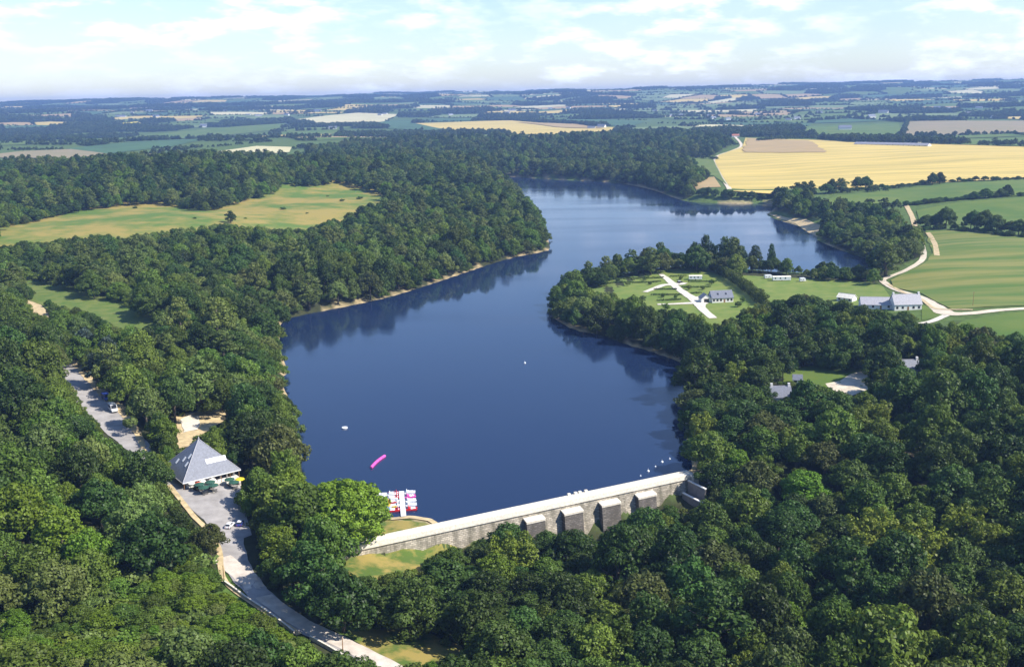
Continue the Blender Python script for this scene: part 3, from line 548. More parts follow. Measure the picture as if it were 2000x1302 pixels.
def crown_lobes(H, Rr, kind):
    out = []
    if kind == 'round':
        for k in range(15):
            a = k * 2.399; t = (k + 0.5) / 15; z = H * (0.25 + 0.59 * t); rad = Rr * math.sqrt(max(0.02, 1 - (t * 1.05) ** 2)) * 0.72 * rng.uniform(0.85, 1.1)
            out.append(((math.cos(a) * rad, math.sin(a) * rad, z), Rr * rng.uniform(0.30, 0.44)))
        out.append(((0, 0, H * 0.72), Rr * 0.5)); out.append(((0, 0, H * 0.52), Rr * 0.62))
    elif kind == 'spread':
        for k in range(17):
            a = k * 2.399 + rng.uniform(-.3, .3); t = (k + 0.5) / 17; rad = Rr * (0.85 - 0.75 * t) * rng.uniform(0.8, 1.12); z = H * (0.27 + 0.57 * t ** 0.7) * rng.uniform(0.93, 1.06)
            out.append(((math.cos(a) * rad, math.sin(a) * rad, z), Rr * rng.uniform(0.24, 0.42)))
        out.append(((0, 0, H * 0.6), Rr * 0.5))
    elif kind == 'tall':
        for k in range(18):
            a = k * 2.399 + rng.uniform(-.4, .4); t = (k + 0.5) / 18; rad = Rr * math.sin(math.pi * (0.16 + 0.8 * t)) * 0.72 * rng.uniform(0.75, 1.15); z = H * (0.17 + 0.75 * t)
            out.append(((math.cos(a) * rad, math.sin(a) * rad, z), Rr * rng.uniform(0.28, 0.42)))
        out.append(((0, 0, H * 0.55), Rr * 0.5))
    elif kind == 'upright':
        for k in range(14):
            a = k * 2.399 + rng.uniform(-.3, .3); rad = Rr * rng.uniform(0.25, 0.8); z0 = H * rng.uniform(0.36, 0.5); top = H * rng.uniform(0.72, 0.97) * (1 - 0.25 * (rad / Rr) ** 2)
            for s in np.linspace(0, 1, 4): out.append(((math.cos(a) * rad * (0.7 + 0.3 * s), math.sin(a) * rad * (0.7 + 0.3 * s), z0 + (top - z0) * s * 0.92), Rr * (0.30 - 0.13 * s) * rng.uniform(.85, 1.15)))
    elif kind == 'pine':
        for k in range(22):
            a = k * 2.399; t = (k + 0.5) / 22; rad = Rr * (1 - 0.72 * t) * rng.uniform(0.45, 0.95); z = H * (0.28 + 0.66 * t)
            out.append(((math.cos(a) * rad, math.sin(a) * rad, z), Rr * rng.uniform(0.2, 0.33)))
        out.append(((0, 0, H * 0.55), Rr * 0.4)); out.append(((0, 0, H * 0.88), Rr * 0.25))
    elif kind == 'dome':
        for k in range(64):
            z = 1 - 1.72 * (k + .5) / 64; q = math.sqrt(max(0, 1 - z * z)); a = k * 2.399; out.append(((math.cos(a) * q * Rr * .80, math.sin(a) * q * Rr * .80, H * (.46 + .44 * z)), Rr * rng.uniform(.2, .27)))
        out.append(((0, 0, H * .5), Rr * .72))
    elif kind == 'shrub':
        for k in range(9):
            a = k * 2.399; rad = Rr * rng.uniform(0.15, 0.72); out.append(((math.cos(a) * rad, math.sin(a) * rad, H * rng.uniform(0.3, 0.72)), Rr * rng.uniform(0.3, 0.45)))
    return out
def trunk_mesh(H, r, kind):
    m = MB(); bend = [(rng.normal(0, 0.02 * H) * k / 4, rng.normal(0, 0.02 * H) * k / 4, H * 0.72 * k / 4 - (0.6 if k == 0 else 0)) for k in range(5)]
    m.tube(bend, [r * 1.35, r, r * 0.85, r * 0.6, r * 0.25], 8)
    for k in range(6):
        a = k * 2.399; z = H * (0.28 + 0.06 * k); L = H * 0.24; m.tube([(0, 0, z), (math.cos(a) * L * 0.5, math.sin(a) * L * 0.5, z + L * 0.32), (math.cos(a) * L, math.sin(a) * L, z + L * 0.75)], [r * 0.5, r * 0.32, r * 0.1], 5)
    return m.mesh('trunk', smooth=True, fix=False)
# prototypes: mesh pairs at nominal height HN and crown radius RN
PROTO = []
def proto(key, kind, H, Rr, m, leaf, dens, bark='bark', **k):
    c = lobes_to_leaves('crown', crown_lobes(H, Rr, kind), leaf, dens, m, **k); t = trunk_mesh(H, 0.028 * H if kind != 'shrub' else 0.12, kind); t.materials.append(MATS[bark])
    PROTO.append(dict(key=key, kind=kind, H=H, R=Rr, crown=c, trunk=t)); return len(PROTO) - 1
iR = [proto('round', 'round', 14, 7, 'leaf_mid', 0.33, 40), proto('round', 'round', 14, 7, 'leaf_dark', 0.33, 40), proto('round', 'round', 14, 7, 'leaf_bright', 0.33, 40)]
iS = [proto('spread', 'spread', 13, 8, 'leaf_mid', 0.33, 40), proto('spread', 'spread', 13, 8, 'leaf_dark', 0.33, 40), proto('spread', 'spread', 13, 8, 'leaf_soft', 0.33, 40)]
iT = [proto('tall', 'tall', 18, 6, 'leaf_dark', 0.33, 40), proto('tall', 'tall', 18, 6, 'leaf_soft', 0.33, 40)]
iV = {iR[0]: proto('round', 'round', 13, 7, 'leaf_mid', 0.33, 40, sub=6, subr=0.5), iR[1]: proto('round', 'round', 15.5, 7, 'leaf_dark', 0.30, 46, sub=12, subr=0.36), iS[0]: proto('spread', 'spread', 12, 8, 'leaf_mid', 0.30, 46, sub=12, subr=0.36), iS[1]: proto('spread', 'tall', 15, 8, 'leaf_dark', 0.36, 34, sub=6, subr=0.5)}
iY = [proto('upright', 'upright', 17, 7.5, 'leaf_yellow', 0.34, 36, subr=0.5, sub=6), proto('upright', 'upright', 17, 7.5, 'leaf_mid', 0.34, 36, subr=0.5, sub=6)]
iP = [proto('pine', 'pine', 17, 5.5, 'leaf_grey', 0.32, 34)]
iB = [proto('shrub', 'shrub', 3.2, 2.3, 'leaf_mid', 0.26, 60), proto('shrub', 'shrub', 3.2, 2.3, 'leaf_soft', 0.26, 60)]
iO = [proto('olive', 'spread', 12, 7, 'leaf_olive', 0.33, 40)]
iL = [proto('lime', 'dome', 20, 10.5, 'leaf_lime', 0.34, 44, sub=7, subr=0.46)]
iF = [proto('far', 'round', 13, 6.5, 'leaf_far', 0.95, 4.2, sub=5), proto('far', 'spread', 12, 7, 'leaf_far', 0.95, 4.2, sub=5), proto('far', 'tall', 16, 5.5, 'leaf_far', 0.95, 4.2, sub=5)]

TREES = []                                       # dict(x, y, z, h, r, p, spec)
cell = {}
def far_enough(x, y, r, k):
    i, j = int(x // 20), int(y // 20)
    for a in (-1, 0, 1):
        for b in (-1, 0, 1):
            for t in cell.get((i + a, j + b), ()):
                if (t[0] - x) ** 2 + (t[1] - y) ** 2 < (k * (r + t[2])) ** 2: return False
    return True
def put(x, y, h, r, p, spec=None, rz=None):
    z = hz(x, y); t = dict(x=x, y=y, z=z, h=h, r=r, p=p, spec=spec, rz=rng.uniform(0, 6.28) if rz is None else rz); TREES.append(t); cell.setdefault((int(x // 20), int(y // 20)), []).append((x, y, r)); return t
def at_px(px, py, h, r, p, spec=None):           # px, py: foot of the trunk
    g = G(px, py); return put(g[0], g[1], h, r, p, spec)
def top_px(px, py_top, h, r, p, spec=None):      # px, py_top: the crown's top
    best = None
    for py in np.arange(py_top, py_top + 330, 3.0):
        g = G(px, py); _, y, _ = proj((g[0], g[1], g[2] + h))
        if best is None or abs(y - py_top) < best[0]: best = (abs(y - py_top), g)
    g = best[1]; return put(g[0], g[1], h, r, p, spec)
# trees that stand out in the photograph
top_px(675, 939, 19.0, 12.6, iL[0], ('lime_tree', 'large round bright green tree standing beside the pedal boat beach', 'tree'))
top_px(412, 1022, 9.5, 5.2, iO[0], ('broadleaf_tree', 'brownish olive tree leaning over the lane just below the forecourt', 'tree'))
top_px(520, 750, 16, 9, iS[1], ('broadleaf_tree', 'dark spreading tree between the pyramid roofed building and the lake', 'tree'))
top_px(590, 945, 19, 10.5, iR[0], ('broadleaf_tree', 'big green tree shading the two small parked cars', 'tree'))
top_px(628, 1012, 17.5, 9.3, iS[0], ('broadleaf_tree', 'wide tree whose shadow falls across the pale lane', 'tree'))
at_px(451, 436, 11, 5.0, iT[0], ('broadleaf_tree', 'lone dark tree standing in the dry meadow', 'tree'))
for q in [(170, 640), (215, 655), (190, 690)]: top_px(q[0], q[1], 15, 6, iP[0], ('pine_tree', 'blue grey pine at the upper end of the car park', 'tree', 'pines at the upper end of the car park'))
for q in [(285, 755), (322, 815)]: top_px(q[0], q[1], 11, 5.5, iR[2], ('broadleaf_tree', 'bright green tree between the car park and the pyramid roofed building', 'tree', 'bright trees below the car park'))
top_px(1440, 700, 16, 7.5, iY[0], ('broadleaf_tree', 'yellow green tree beside the lake below the camp house', 'tree'))
top_px(1372, 800, 14, 6.0, iY[0], ('broadleaf_tree', 'yellow green tree overhanging the lake corner near the dam end', 'tree'))
for q in [(1705, 985), (1880, 975), (1790, 1010)]: top_px(q[0], q[1], 20, 9.0, iY[0], ('broadleaf_tree', 'yellow green tree with upright boughs in the valley wood below the dam', 'tree', 'yellow green trees of the valley wood'))
def shore_tree(px, pt, r, p, spec):               # the lowest tree with its foot on land whose top shows at this pixel
    for h in np.arange(9, 25, 1.0):
        best = None
        for py in np.arange(pt + 10, pt + 110, 2.0):
            g = U(px, py, 2.0); _, y, _ = proj((g[0], g[1], 2.0 + h))
            if best is None or abs(y - pt) < best[0]: best = (abs(y - pt), g)
        g = best[1]
        if lake_d(np.array([g[0]]), np.array([g[1]]))[0] > 1.5: return put(g[0], g[1], h, r, p, spec)
sp_s = ('shore_tree', 'dark tree on the far shore of the camp peninsula', 'tree', 'trees on the far shore of the camp peninsula')
for px, pt, r, p in [(1085, 548, 5, iR[0]), (1104, 535, 5, iS[1]), (1122, 520, 5, iR[1]), (1149, 500, 5.5, iT[1]), (1167, 512, 5, iR[0]), (1184, 492, 5.5, iT[1]), (1206, 487, 5.5, iR[0]), (1233, 478, 6, iT[1]), (1262, 474, 6, iR[0]), (1290, 465, 6, iT[1]), (1312, 488, 5, iR[1]), (1334, 494, 5, iS[1]),
                     (1355, 464, 6, iT[0]), (1377, 451, 6.5, iT[0]), (1394, 474, 5.5, iT[0]), (1414, 456, 6, iT[0]), (1432, 457, 6, iT[0]), (1447, 472, 5.5, iR[1]), (1461, 456, 6, iT[0]), (1475, 470, 5.5, iT[0]), (1490, 500, 4.5, iR[1])]:
    shore_tree(px, pt + 3, r, p, sp_s)
shore_tree(1506, 472, 3.4, iT[0], ('shore_tree', 'slim tree standing clear on the shore behind the caravans', 'tree'))
top_px(1213, 612, 10, 5.2, iS[2], ('broadleaf_tree', 'pale green willow like tree at the water below the camp', 'tree'))
top_px(1480, 590, 15, 7.0, iY[0], ('broadleaf_tree', 'yellow green tree in front of the long camp hedge', 'tree'))
top_px(1745, 625, 9, 6.0, iR[2], ('broadleaf_tree', 'bright green tree below the white farmhouse', 'tree'))
for q in [(265, 408, 1.6), (553, 410, 1.9), (668, 394, 1.9), (703, 390, 2.2), (640, 385, 1.2), (380, 428, 1.2), (480, 428, 1.0), (600, 418, 1.0)]:
    at_px(q[0], q[1], 2.2 * q[2] * 0.8, 1.9 * q[2], iB[0], ('shrub', 'low dark shrub in the dry meadow', 'shrub', 'shrubs in the dry meadow'))
for q in [(1208, 551, 1.0), (1235, 549, .8), (1262, 548, 1.2), (1225, 558, 1.0), (1270, 556, .8), (1345, 566, 1.1), (1372, 566, .9), (1390, 556, 1.3), (1330, 547, .9), (1368, 545, 1.0), (1296, 581, 1.0), (1320, 583, .8), (1440, 600, 1.2), (1450, 590, 1.0), (1255, 590, 1.4), (1300, 606, 1.5)]:
    at_px(q[0], q[1], 3.0 * q[2], 2.0 * q[2], iB[int(q[0]) % 2], ('shrub', 'small garden shrub between the camp pitches', 'shrub', 'shrubs between the camp pitches'))
# hedgerow trees among the fields of the far bank
def row(P, step, h, r, ps, spec, jit=0.25):
    w = smooth_open(GP(P), 12); d = np.concatenate([[0], np.cumsum(np.hypot(*(w[1:] - w[:-1]).T))])
    for s in np.arange(0, d[-1], step):
        s += rng.normal(0, step * jit); x = np.interp(s, d, w[:, 0]) + rng.normal(0, 1.2); y = np.interp(s, d, w[:, 1]) + rng.normal(0, 1.2)
        k = rng.uniform(0.7, 1.25); put(x, y, h * k, r * rng.uniform(0.8, 1.2), ps[rng.integers(len(ps))], spec)
HB = 'hedgerow bushes among the fields'; HT = 'hedgerow trees among the fields'
sp_b = ('hedge_bush', 'rounded dark bush in the hedge below the wheat field', 'bush', HB); sp_t = ('hedgerow_tree', 'tall dark tree in the row below the wheat field', 'tree', HT)
row([(1362, 384), (1440, 388), (1505, 386)], 9, 9, 5.5, [iS[1], iR[1]], sp_b); row([(1520, 392), (1560, 386), (1640, 376)], 13, 15, 7.5, [iR[1], iS[1], iT[0]], sp_t)
row([(1645, 374), (1760, 366), (1835, 357), (1985, 352), (2200, 346)], 9, 5, 4.5, [iS[1], iR[1]], sp_b); row([(1665, 370), (1690, 369)], 13, 13, 7, [iR[1]], sp_t); row([(1818, 361), (1850, 359)], 12, 13, 7, [iR[1], iS[1]], sp_t)
sp_c = ('hedge_bush', 'dark bush in the hedge between the two green pastures', 'bush', 'bushes between the two green pastures'); row([(1772, 402), (1860, 392), (1985, 383), (2150, 376)], 6, 4.5, 4, [iS[1], iR[1]], sp_c); row([(1900, 389), (1985, 382)], 14, 11, 6, [iR[1]], ('hedgerow_tree', 'dark tree in the hedge between the two green pastures', 'tree', 'trees between the two green pastures'))
sp_d = ('hedgerow_tree', 'large dark tree in the row behind the mown field', 'tree', 'trees behind the mown field'); row([(1806, 447), (1860, 447), (1920, 452), (1985, 460), (2150, 470)], 10, 14.5, 8.2, [iR[1], iS[1]], sp_d)
row([(1800, 450), (1860, 450), (1920, 455), (1985, 463), (2150, 473)], 6, 4.5, 4.2, [iR[1], iS[1]], ('hedge_bush', 'dark bush under the tall tree row behind the mown field', 'bush', 'bushes behind the mown field'))
row([(1600, 428), (1590, 415), (1600, 400)], 8, 8, 5, [iS[1]], ('hedge_bush', 'bush beside the small sandy point', 'bush', 'bushes by the sandy point'))
row([(1480, 276), (1560, 272), (1640, 274)], 9, 9, 6, [iF[0], iF[1]], ('hedgerow_tree', 'small dark tree at the top of the stubble field', 'tree', 'trees at the top of the stubble field'))
row([(1765, 268), (1860, 266), (1985, 262)], 9, 8, 5.5, [iF[0], iF[1]], ('hedgerow_tree', 'small dark tree in the hedge below the brown field', 'tree', 'trees below the brown field'))
row([(1762, 264), (1772, 238)], 14, 8, 5.5, [iF[0], iF[1]], ('hedgerow_tree', 'small dark tree between the green field and the brown field', 'tree', 'trees between the far fields'))
row([(1396, 312), (1345, 308)], 9, 8, 5, [iF[0]], None)
row([(1600, 532), (1625, 538), (1660, 540), (1690, 541)], 8, 8, 4.8, [iS[1], iR[1]], ('hedgerow_tree', 'rounded tree on the shore between caravans and farm track', 'tree', 'trees between caravans and farm track'))
row([(1330, 524), (1360, 523), (1480, 531), (1540, 536)], 8, 10, 5, [iT[0], iS[1], iR[0]], ('hedgerow_tree', 'dark tree lining the shore behind the camp', 'tree', 'trees lining the shore behind the camp'))

# the woods: large crowns first, smaller ones into what is left
CROWN_PTS = np.array([(0, 0, 0.06)] + [(q * math.cos(b_), 0, 0.56 + 0.40 * q * math.sin(b_)) for q in (0.0, 0.33, 0.66, 0.95) for b_ in np.arange(0, 6.28, 0.5236)])
def crown_free(x, y, z, h, r):
    a = CROWN_PTS
    pts = np.stack([x + a[:, 0] * r, np.full(len(a), y), z + a[:, 2] * h], 1); px, py, s = proj(pts)
    if y > 326:
        op = is_open(px, py) & ~inpoly(px, py, VIS['roof'])
        return not op.any()
    return not is_open(px, py).any()
def wood_fill():
    for zi, Z in enumerate(ZONES):
        x0, y0 = Z.min(0); x1, y1 = Z.max(0)
        for cls, (rlo, rhi, st) in enumerate([(6.5, 10.5, 5.0), (4.6, 7.0, 4.2), (2.6, 4.2, 4.0), (1.4, 2.4, 3.2)]):
            if zi and cls == 3: continue
            for yb in np.arange(y0, y1, 40.0):
                dist = math.hypot(0.5 * (x0 + x1) if False else 0, yb); s = st * (1 if dist < 420 else 1.25 if dist < 800 else 1.6)
                if cls == 3 and dist > 420: continue
                if cls == 2 and dist > 900: continue
                gx, gy = np.meshgrid(np.arange(x0, x1, s), np.arange(yb, min(yb + 40, y1), s)); gx = (gx + rng.uniform(-s / 2, s / 2, gx.shape)).ravel(); gy = (gy + rng.uniform(-s / 2, s / 2, gy.shape)).ravel()
                az = np.abs(gx) / np.maximum(gy, 1); k = inpoly(gx, gy, Z) & (gy > 120) & (az < 0.68); gx, gy = gx[k], gy[k]
                if not len(gx): continue
                ld = lake_d(gx, gy); lane_d = dist_poly(gx, gy, LANE, False); zz = hgt(gx, gy)
                w = (gx - DA[0]) * DN[0] + (gy - DA[1]) * DN[1]; u = (gx - DA[0]) * DU[0] + (gy - DA[1]) * DU[1]
                for q in rng.permutation(len(gx)):
                    x, y = float(gx[q]), float(gy[q])
                    if ld[q] < (0.8 if cls > 1 else 2.0) or lane_d[q] < 3.6: continue
                    if -6 < u[q] < DL + 4 and -2 < w[q] < 9: continue
                    r = rng.uniform(rlo, rhi)
                    if y > 420: r *= 0.95
                    if y > 900: r *= 0.9
                    scr = bool(inpoly(np.array([x]), np.array([y]), SCRUB)[0]) if y < 280 and x < 0 else False
                    if scr:
                        if cls == 0: continue
                        r *= 0.72
                    if not far_enough(x, y, r, 0.44 if scr else 0.62): continue
                    pk = float(np.clip(0.5 + 0.30 * math.sin(x / 23 + 1.3 * math.sin(y / 41)) * math.sin(y / 29 + 0.8 * math.sin(x / 37)) + rng.normal(0, 0.26), 0, .999)); tone = 0.5 + 0.5 * math.sin(x / 31 + 2) * math.sin(y / 53 + 1.5 * math.sin(x / 67)); valley = (x > -60 and y < 330) or (x > 40 and y < 560)
                    if cls == 3: p = iB[rng.integers(2)]
                    elif y > 950: p = [iS[1], iR[1], iT[0], iR[0], iS[0], iS[2], iT[1], iR[2]][int(pk * 8)]
                    elif valley: p = iR[1] if pk < .28 else iS[1] if pk < .54 else iS[0] if pk < .63 else iR[0] if pk < .72 else iT[0] if pk < .78 else iY[1] if pk < .90 else iY[0] if pk < .915 else iR[2] if pk < .985 else iO[0]
                    elif x < -20 and y < 238: p = [iR[2], iR[2], iS[2], iR[0], iS[0], iR[2]][int(pk * 6)]
                    elif x < -40 and y < 320: p = iR[0] if pk < .2 else iS[0] if pk < .38 else iR[2] if pk < .60 else iS[1] if pk < .75 else iY[1] if pk < .86 else iS[2] if pk < .94 else iR[1]
                    else: p = iR[0] if pk < .22 else iS[0] if pk < .42 else iS[1] if pk < .56 else iS[2] if pk < .72 else iT[1] if pk < .80 else iR[1] if pk < .97 else iO[0]
                    if p in iV and rng.random() < .5: p = iV[p]
                    if scr: p = [iR[2], iB[0], iS[2], iR[2], iB[1], iR[0]][int(pk * 6)]
                    P_ = PROTO[p]; h = r * P_['H'] / P_['R'] * rng.uniform(0.85, 1.15)
                    h = min(h * (0.78 + 0.42 * tone), 23) if cls < 3 else h
                    if scr: h = min(h, 7) * .8
                    if not crown_free(x, y, float(zz[q]), h, r): continue
                    put(x, y, h, r, p)
wood_fill()

# which trees show largest: a coarse front-to-back covering of the picture
zb = np.zeros((163, 250), bool); order = sorted(range(len(TREES)), key=lambda i: math.hypot(TREES[i]['x'], TREES[i]['y']))
for i in order:
    t = TREES[i]; px, py, s = proj((t['x'], t['y'], t['z'] + t['h'] * 0.58)); t['s'] = s; rx, ry = t['r'] * 0.9 * s / 8, t['h'] * 0.42 * s / 8; cx_, cy_ = px / 8, py / 8
    j0, j1, i0, i1 = int(max(0, cx_ - rx)), int(min(250, cx_ + rx + 1)), int(max(0, cy_ - ry)), int(min(163, cy_ + ry + 1)); t['vis'] = 0
    if j1 > j0 and i1 > i0:
        gy_, gx_ = np.mgrid[i0:i1, j0:j1]; m_ = ((gx_ + .5 - cx_) / max(rx, .6)) ** 2 + ((gy_ + .5 - cy_) / max(ry, .6)) ** 2 < 1; sub = zb[i0:i1, j0:j1]; t['vis'] = int((m_ & ~sub).sum()); sub |= m_
cand = sorted([t for t in TREES if not t['spec'] and t['vis'] > 0 and t['p'] not in iB], key=lambda t: -t['vis'])
chosen = cand[:270]; ids = {id(t) for t in chosen}
KINDW = {'round': 'rounded', 'spread': 'spreading', 'tall': 'tall', 'upright': 'upright', 'pine': 'blue grey pine', 'olive': 'olive toned', 'far': 'small'}
COLW = {'leaf_mid': 'mid green', 'leaf_dark': 'dark green', 'leaf_bright': 'bright green', 'leaf_soft': 'pale green', 'leaf_yellow': 'yellow green', 'leaf_olive': 'brownish', 'leaf_grey': 'grey', 'leaf_far': 'dark'}
LANDMARKS = [(408, 935, 24, 'beside the pyramid roofed restaurant'), (200, 790, 22, 'beside the upper car park'), (1640, 745, 26, 'around the hidden lawn'), (1525, 775, 16, 'around the cottage with two chimneys'), (1770, 605, 26, 'below the white farmhouse'), (1345, 935, 16, 'at the spillway end of the dam'), (1410, 605, 20, 'in front of the camp house'), (1785, 730, 18, 'around the bluish roofed house')]
LMW = [(*G(a, b_)[:2], c, d) for a, b_, c, d in LANDMARKS]
def place_name(t):
    x, y = t['x'], t['y']; w = (x - DA[0]) * DN[0] + (y - DA[1]) * DN[1]; u = (x - DA[0]) * DU[0] + (y - DA[1]) * DU[1]
    for a, b_, c, d in LMW:
        if math.hypot(x - a, y - b_) < c: return d
    i = int(np.argmin(np.hypot(LANE[:, 0] - x, LANE[:, 1] - y))); a, b_ = LANE[max(i - 1, 0)], LANE[min(i + 1, len(LANE) - 1)]; side = (b_[0] - a[0]) * (y - a[1]) - (b_[1] - a[1]) * (x - a[0])
    ax, ay = np.array([x]), np.array([y]); ld = float(lake_d(ax, ay)[0]); nl = float(dist_poly(ax, ay, LANE, False)[0])
    if y < 360 and w > 0 and u > -25 and side > 0: return 'at the foot of the dam' if w < 24 and u > 20 else 'overhanging the lower lane' if nl < 11 else 'deep in the valley wood below the dam' if w > 62 else 'in the valley wood below the dam'
    if y < 480 and x < 0:
        if nl < 11: return 'overhanging the lane on the lake side' if side > 0 else 'overhanging the lane on its wooded side'
        if side > 0: return 'at the water edge between lane and lake' if ld < 13 else 'in the wood between the lane and the lake'
        return 'deep in the wood across the lane from the lake' if nl > 45 else 'in the wood across the lane from the lake'
    if x > 15 and y < 560: return 'overhanging the lake near the dam end' if ld < 13 else 'in the wood near the lake between dam and farmhouse' if ld < 50 else 'deep in the wood between the dam and the farmhouse'
    if x > 15 and y < 700: return 'at the water edge of the camp peninsula' if ld < 13 else 'in the wood around the camp'
    if x > 200: return 'in the copse beside the farm track bend'
    if y > 1200: return 'in the wood along the far shore'
    return 'on the long wooded shore below the dry meadow' if ld < 15 else 'in the wood between the dry meadow and the lake'
def tree_obj(t):
    P = PROTO[t['p']]; nm = {'pine': 'pine_tree', 'lime': 'lime_tree', 'shrub': 'shrub'}.get(P['key'], 'broadleaf_tree'); sp = t['spec']
    if sp: nm, lab, cat, grp = sp[0], sp[1], sp[2], (sp[3] if len(sp) > 3 else None)
    else:
        c = COLW[P['crown'].materials[0].name]; pl = place_name(t); k_ = KINDW[P['key']]; z_ = 'large ' if t['r'] > 8.2 else 'small ' if t['r'] < 5.2 else ''; lab = f"{z_}{k_} {c} tree {pl}"; cat = 'tree'; grp = f"{z_}{k_} {c} trees {pl}"
    e = empty(nm, (t['x'], t['y'], t['z']), t['rz'], lab, cat, grp); sx = t['r'] / P['R']; e.scale = (sx * rng.uniform(.94, 1.06), sx * rng.uniform(.94, 1.06), t['h'] / P['H'])
    obj('trunk', P['trunk'], None, e); obj('crown', P['crown'], None, e); return e
HOLD = {}                                         # one crown of each kind, taken up again by the woodland
for t in TREES:
    if t['spec'] or id(t) in ids:
        e = tree_obj(t); HOLD.setdefault(t['p'], [c for c in e.children if c.name.startswith('crown')][0])
REST = [t for t in TREES if not (t['spec'] or id(t) in ids)]
print('TREES', len(TREES), 'rest', len(REST), 'chosen', len(chosen), 'smallest vis', chosen[-1]['vis'])

# ================================================================== FAR COUNTRY: a patchwork of fields, hedges and woods
def clip(poly, nx, ny, c):                        # keep n.p <= c
    out = []
    for i in range(len(poly)):
        a, b_ = poly[i], poly[(i + 1) % len(poly)]; da = a[0] * nx + a[1] * ny - c; db = b_[0] * nx + b_[1] * ny - c
        if da <= 0: out.append(a)
        if da * db < 0: s = da / (da - db); out.append((a[0] + (b_[0] - a[0]) * s, a[1] + (b_[1] - a[1]) * s))
    return out
CELL = 215.0; seeds = {}
for j in range(2, 52):
    for i in range(-34, 35):
        x, y = (i + rng.uniform(-.38, .38)) * CELL, (j + rng.uniform(-.38, .38)) * CELL
        if abs(x) < 0.64 * y + 500 and 650 < y < 10400: seeds[(i, j)] = (x, y)
patch = {}; FARPTS = []
def blocked(x, y):
    x = np.atleast_1d(x); y = np.atleast_1d(y); r = np.zeros(x.shape, bool)
    for H_ in HANDLED: r |= inpoly(x, y, H_)
    return r
KINDS = ['wood', 'pasture', 'wheat_pale', 'stubble', 'crop_dark', 'grass_far', 'wheat']
mat('grass_far', (0.16, 0.21, 0.07), 0.95, 0.15, 0.01)
for (i, j), (x, y) in seeds.items():
    poly = [(x - 500, y - 500), (x + 500, y - 500), (x + 500, y + 500), (x - 500, y + 500)]
    for a in range(-2, 3):
        for b_ in range(-2, 3):
            s = seeds.get((i + a, j + b_))
            if s and (a or b_):
                nx, ny = s[0] - x, s[1] - y; poly = clip(poly, nx, ny, nx * (x + s[0]) / 2 + ny * (y + s[1]) / 2)
    if len(poly) < 3: continue
    P = np.array(poly); P = x + (P[:, 0] - x) * 0.965, y + (P[:, 1] - y) * 0.965; P = np.stack(P, 1)
    if np.abs(P - [x, y]).max() > 400: continue
    r = math.hypot(x, y); left = x < 0.05 * y
    if blocked(np.append(P[:, 0], x), np.append(P[:, 1], y)).any():
        near = True
    else: near = False
    pw = (0.26 if left else 0.19) if r > 2300 else 0.16
    w = [pw, .22, .13, .09, .12, .14, .07]; k = KINDS[rng.choice(7, p=np.array(w) / sum(w))]
    if near and k != 'wood': k = 'pasture' if k == 'wheat' else k
    if k == 'wood':
        sp = 12.0 if r < 4500 else 17.0; gx, gy = np.meshgrid(np.arange(P[:, 0].min(), P[:, 0].max(), sp), np.arange(P[:, 1].min(), P[:, 1].max(), sp)); gx = gx.ravel() + rng.uniform(-4, 4, gx.size); gy = gy.ravel() + rng.uniform(-4, 4, gy.size)
        q = inpoly(gx, gy, P); FARPTS.append(np.stack([gx[q], gy[q], rng.uniform(.8, 1.25, q.sum()) * (1 if r < 4500 else 1.3)], 1))
    elif not near:
        n_in = 5; V = [(x, y)]; F_ = []
        ring = [P[a] + (P[(a + 1) % len(P)] - P[a]) * t / 3 for a in range(len(P)) for t in range(3)]; nr_ = len(ring)
        for s in (0.34, 0.67, 1.0): V += [(x + (p[0] - x) * s, y + (p[1] - y) * s) for p in ring]
        F_ = [(0, 1 + a, 1 + (a + 1) % nr_) for a in range(nr_)] + [(1 + l * nr_ + a, 1 + (l + 1) * nr_ + a, 1 + (l + 1) * nr_ + (a + 1) % nr_, 1 + l * nr_ + (a + 1) % nr_) for l in (0, 1) for a in range(nr_)]
        V = np.array(V); z = hgt(V[:, 0], V[:, 1]) + 0.3 + r * 0.0004; n0 = len(patch.setdefault(k, ([], []))[0]); patch[k][0].extend(np.column_stack([V, z]).tolist()); patch[k][1].extend([tuple(n0 + q for q in f_) for f_ in F_])
    # hedge along some sides
    for a in range(len(P)):
        if rng.random() < (0.5 if r < 6000 else 0.42):
            A_, B_ = P[a], P[(a + 1) % len(P)]; L_ = np.hypot(*(B_ - A_)); n = int(L_ / (7.5 if r < 3000 else 10)); big = rng.random() < 0.45
            t = rng.random(n); pts = A_ + (B_ - A_) * t[:, None] + rng.normal(0, 1.0, (n, 2)); FARPTS.append(np.column_stack([pts, rng.uniform(.35, .6, n) if not big else rng.uniform(.5, 1.05, n)]))
for k, (v, f) in patch.items():
    me = pymesh('far_field', v, f, True); b = bmesh.new(); b.from_mesh(me); bmesh.ops.recalc_face_normals(b, faces=b.faces)
    for fc in b.faces:
        if fc.normal.z < 0: fc.normal_flip()
    b.to_mesh(me); b.free(); tag(obj('far_field', me, k), kind='structure')
FP = np.concatenate(FARPTS); FP = FP[~blocked(FP[:, 0], FP[:, 1])]
FP = FP[(np.abs(FP[:, 0]) < 0.66 * FP[:, 1] + 150) & (FP[:, 1] > 1000)]
print('FAR', len(FP), 'patches', len(patch))
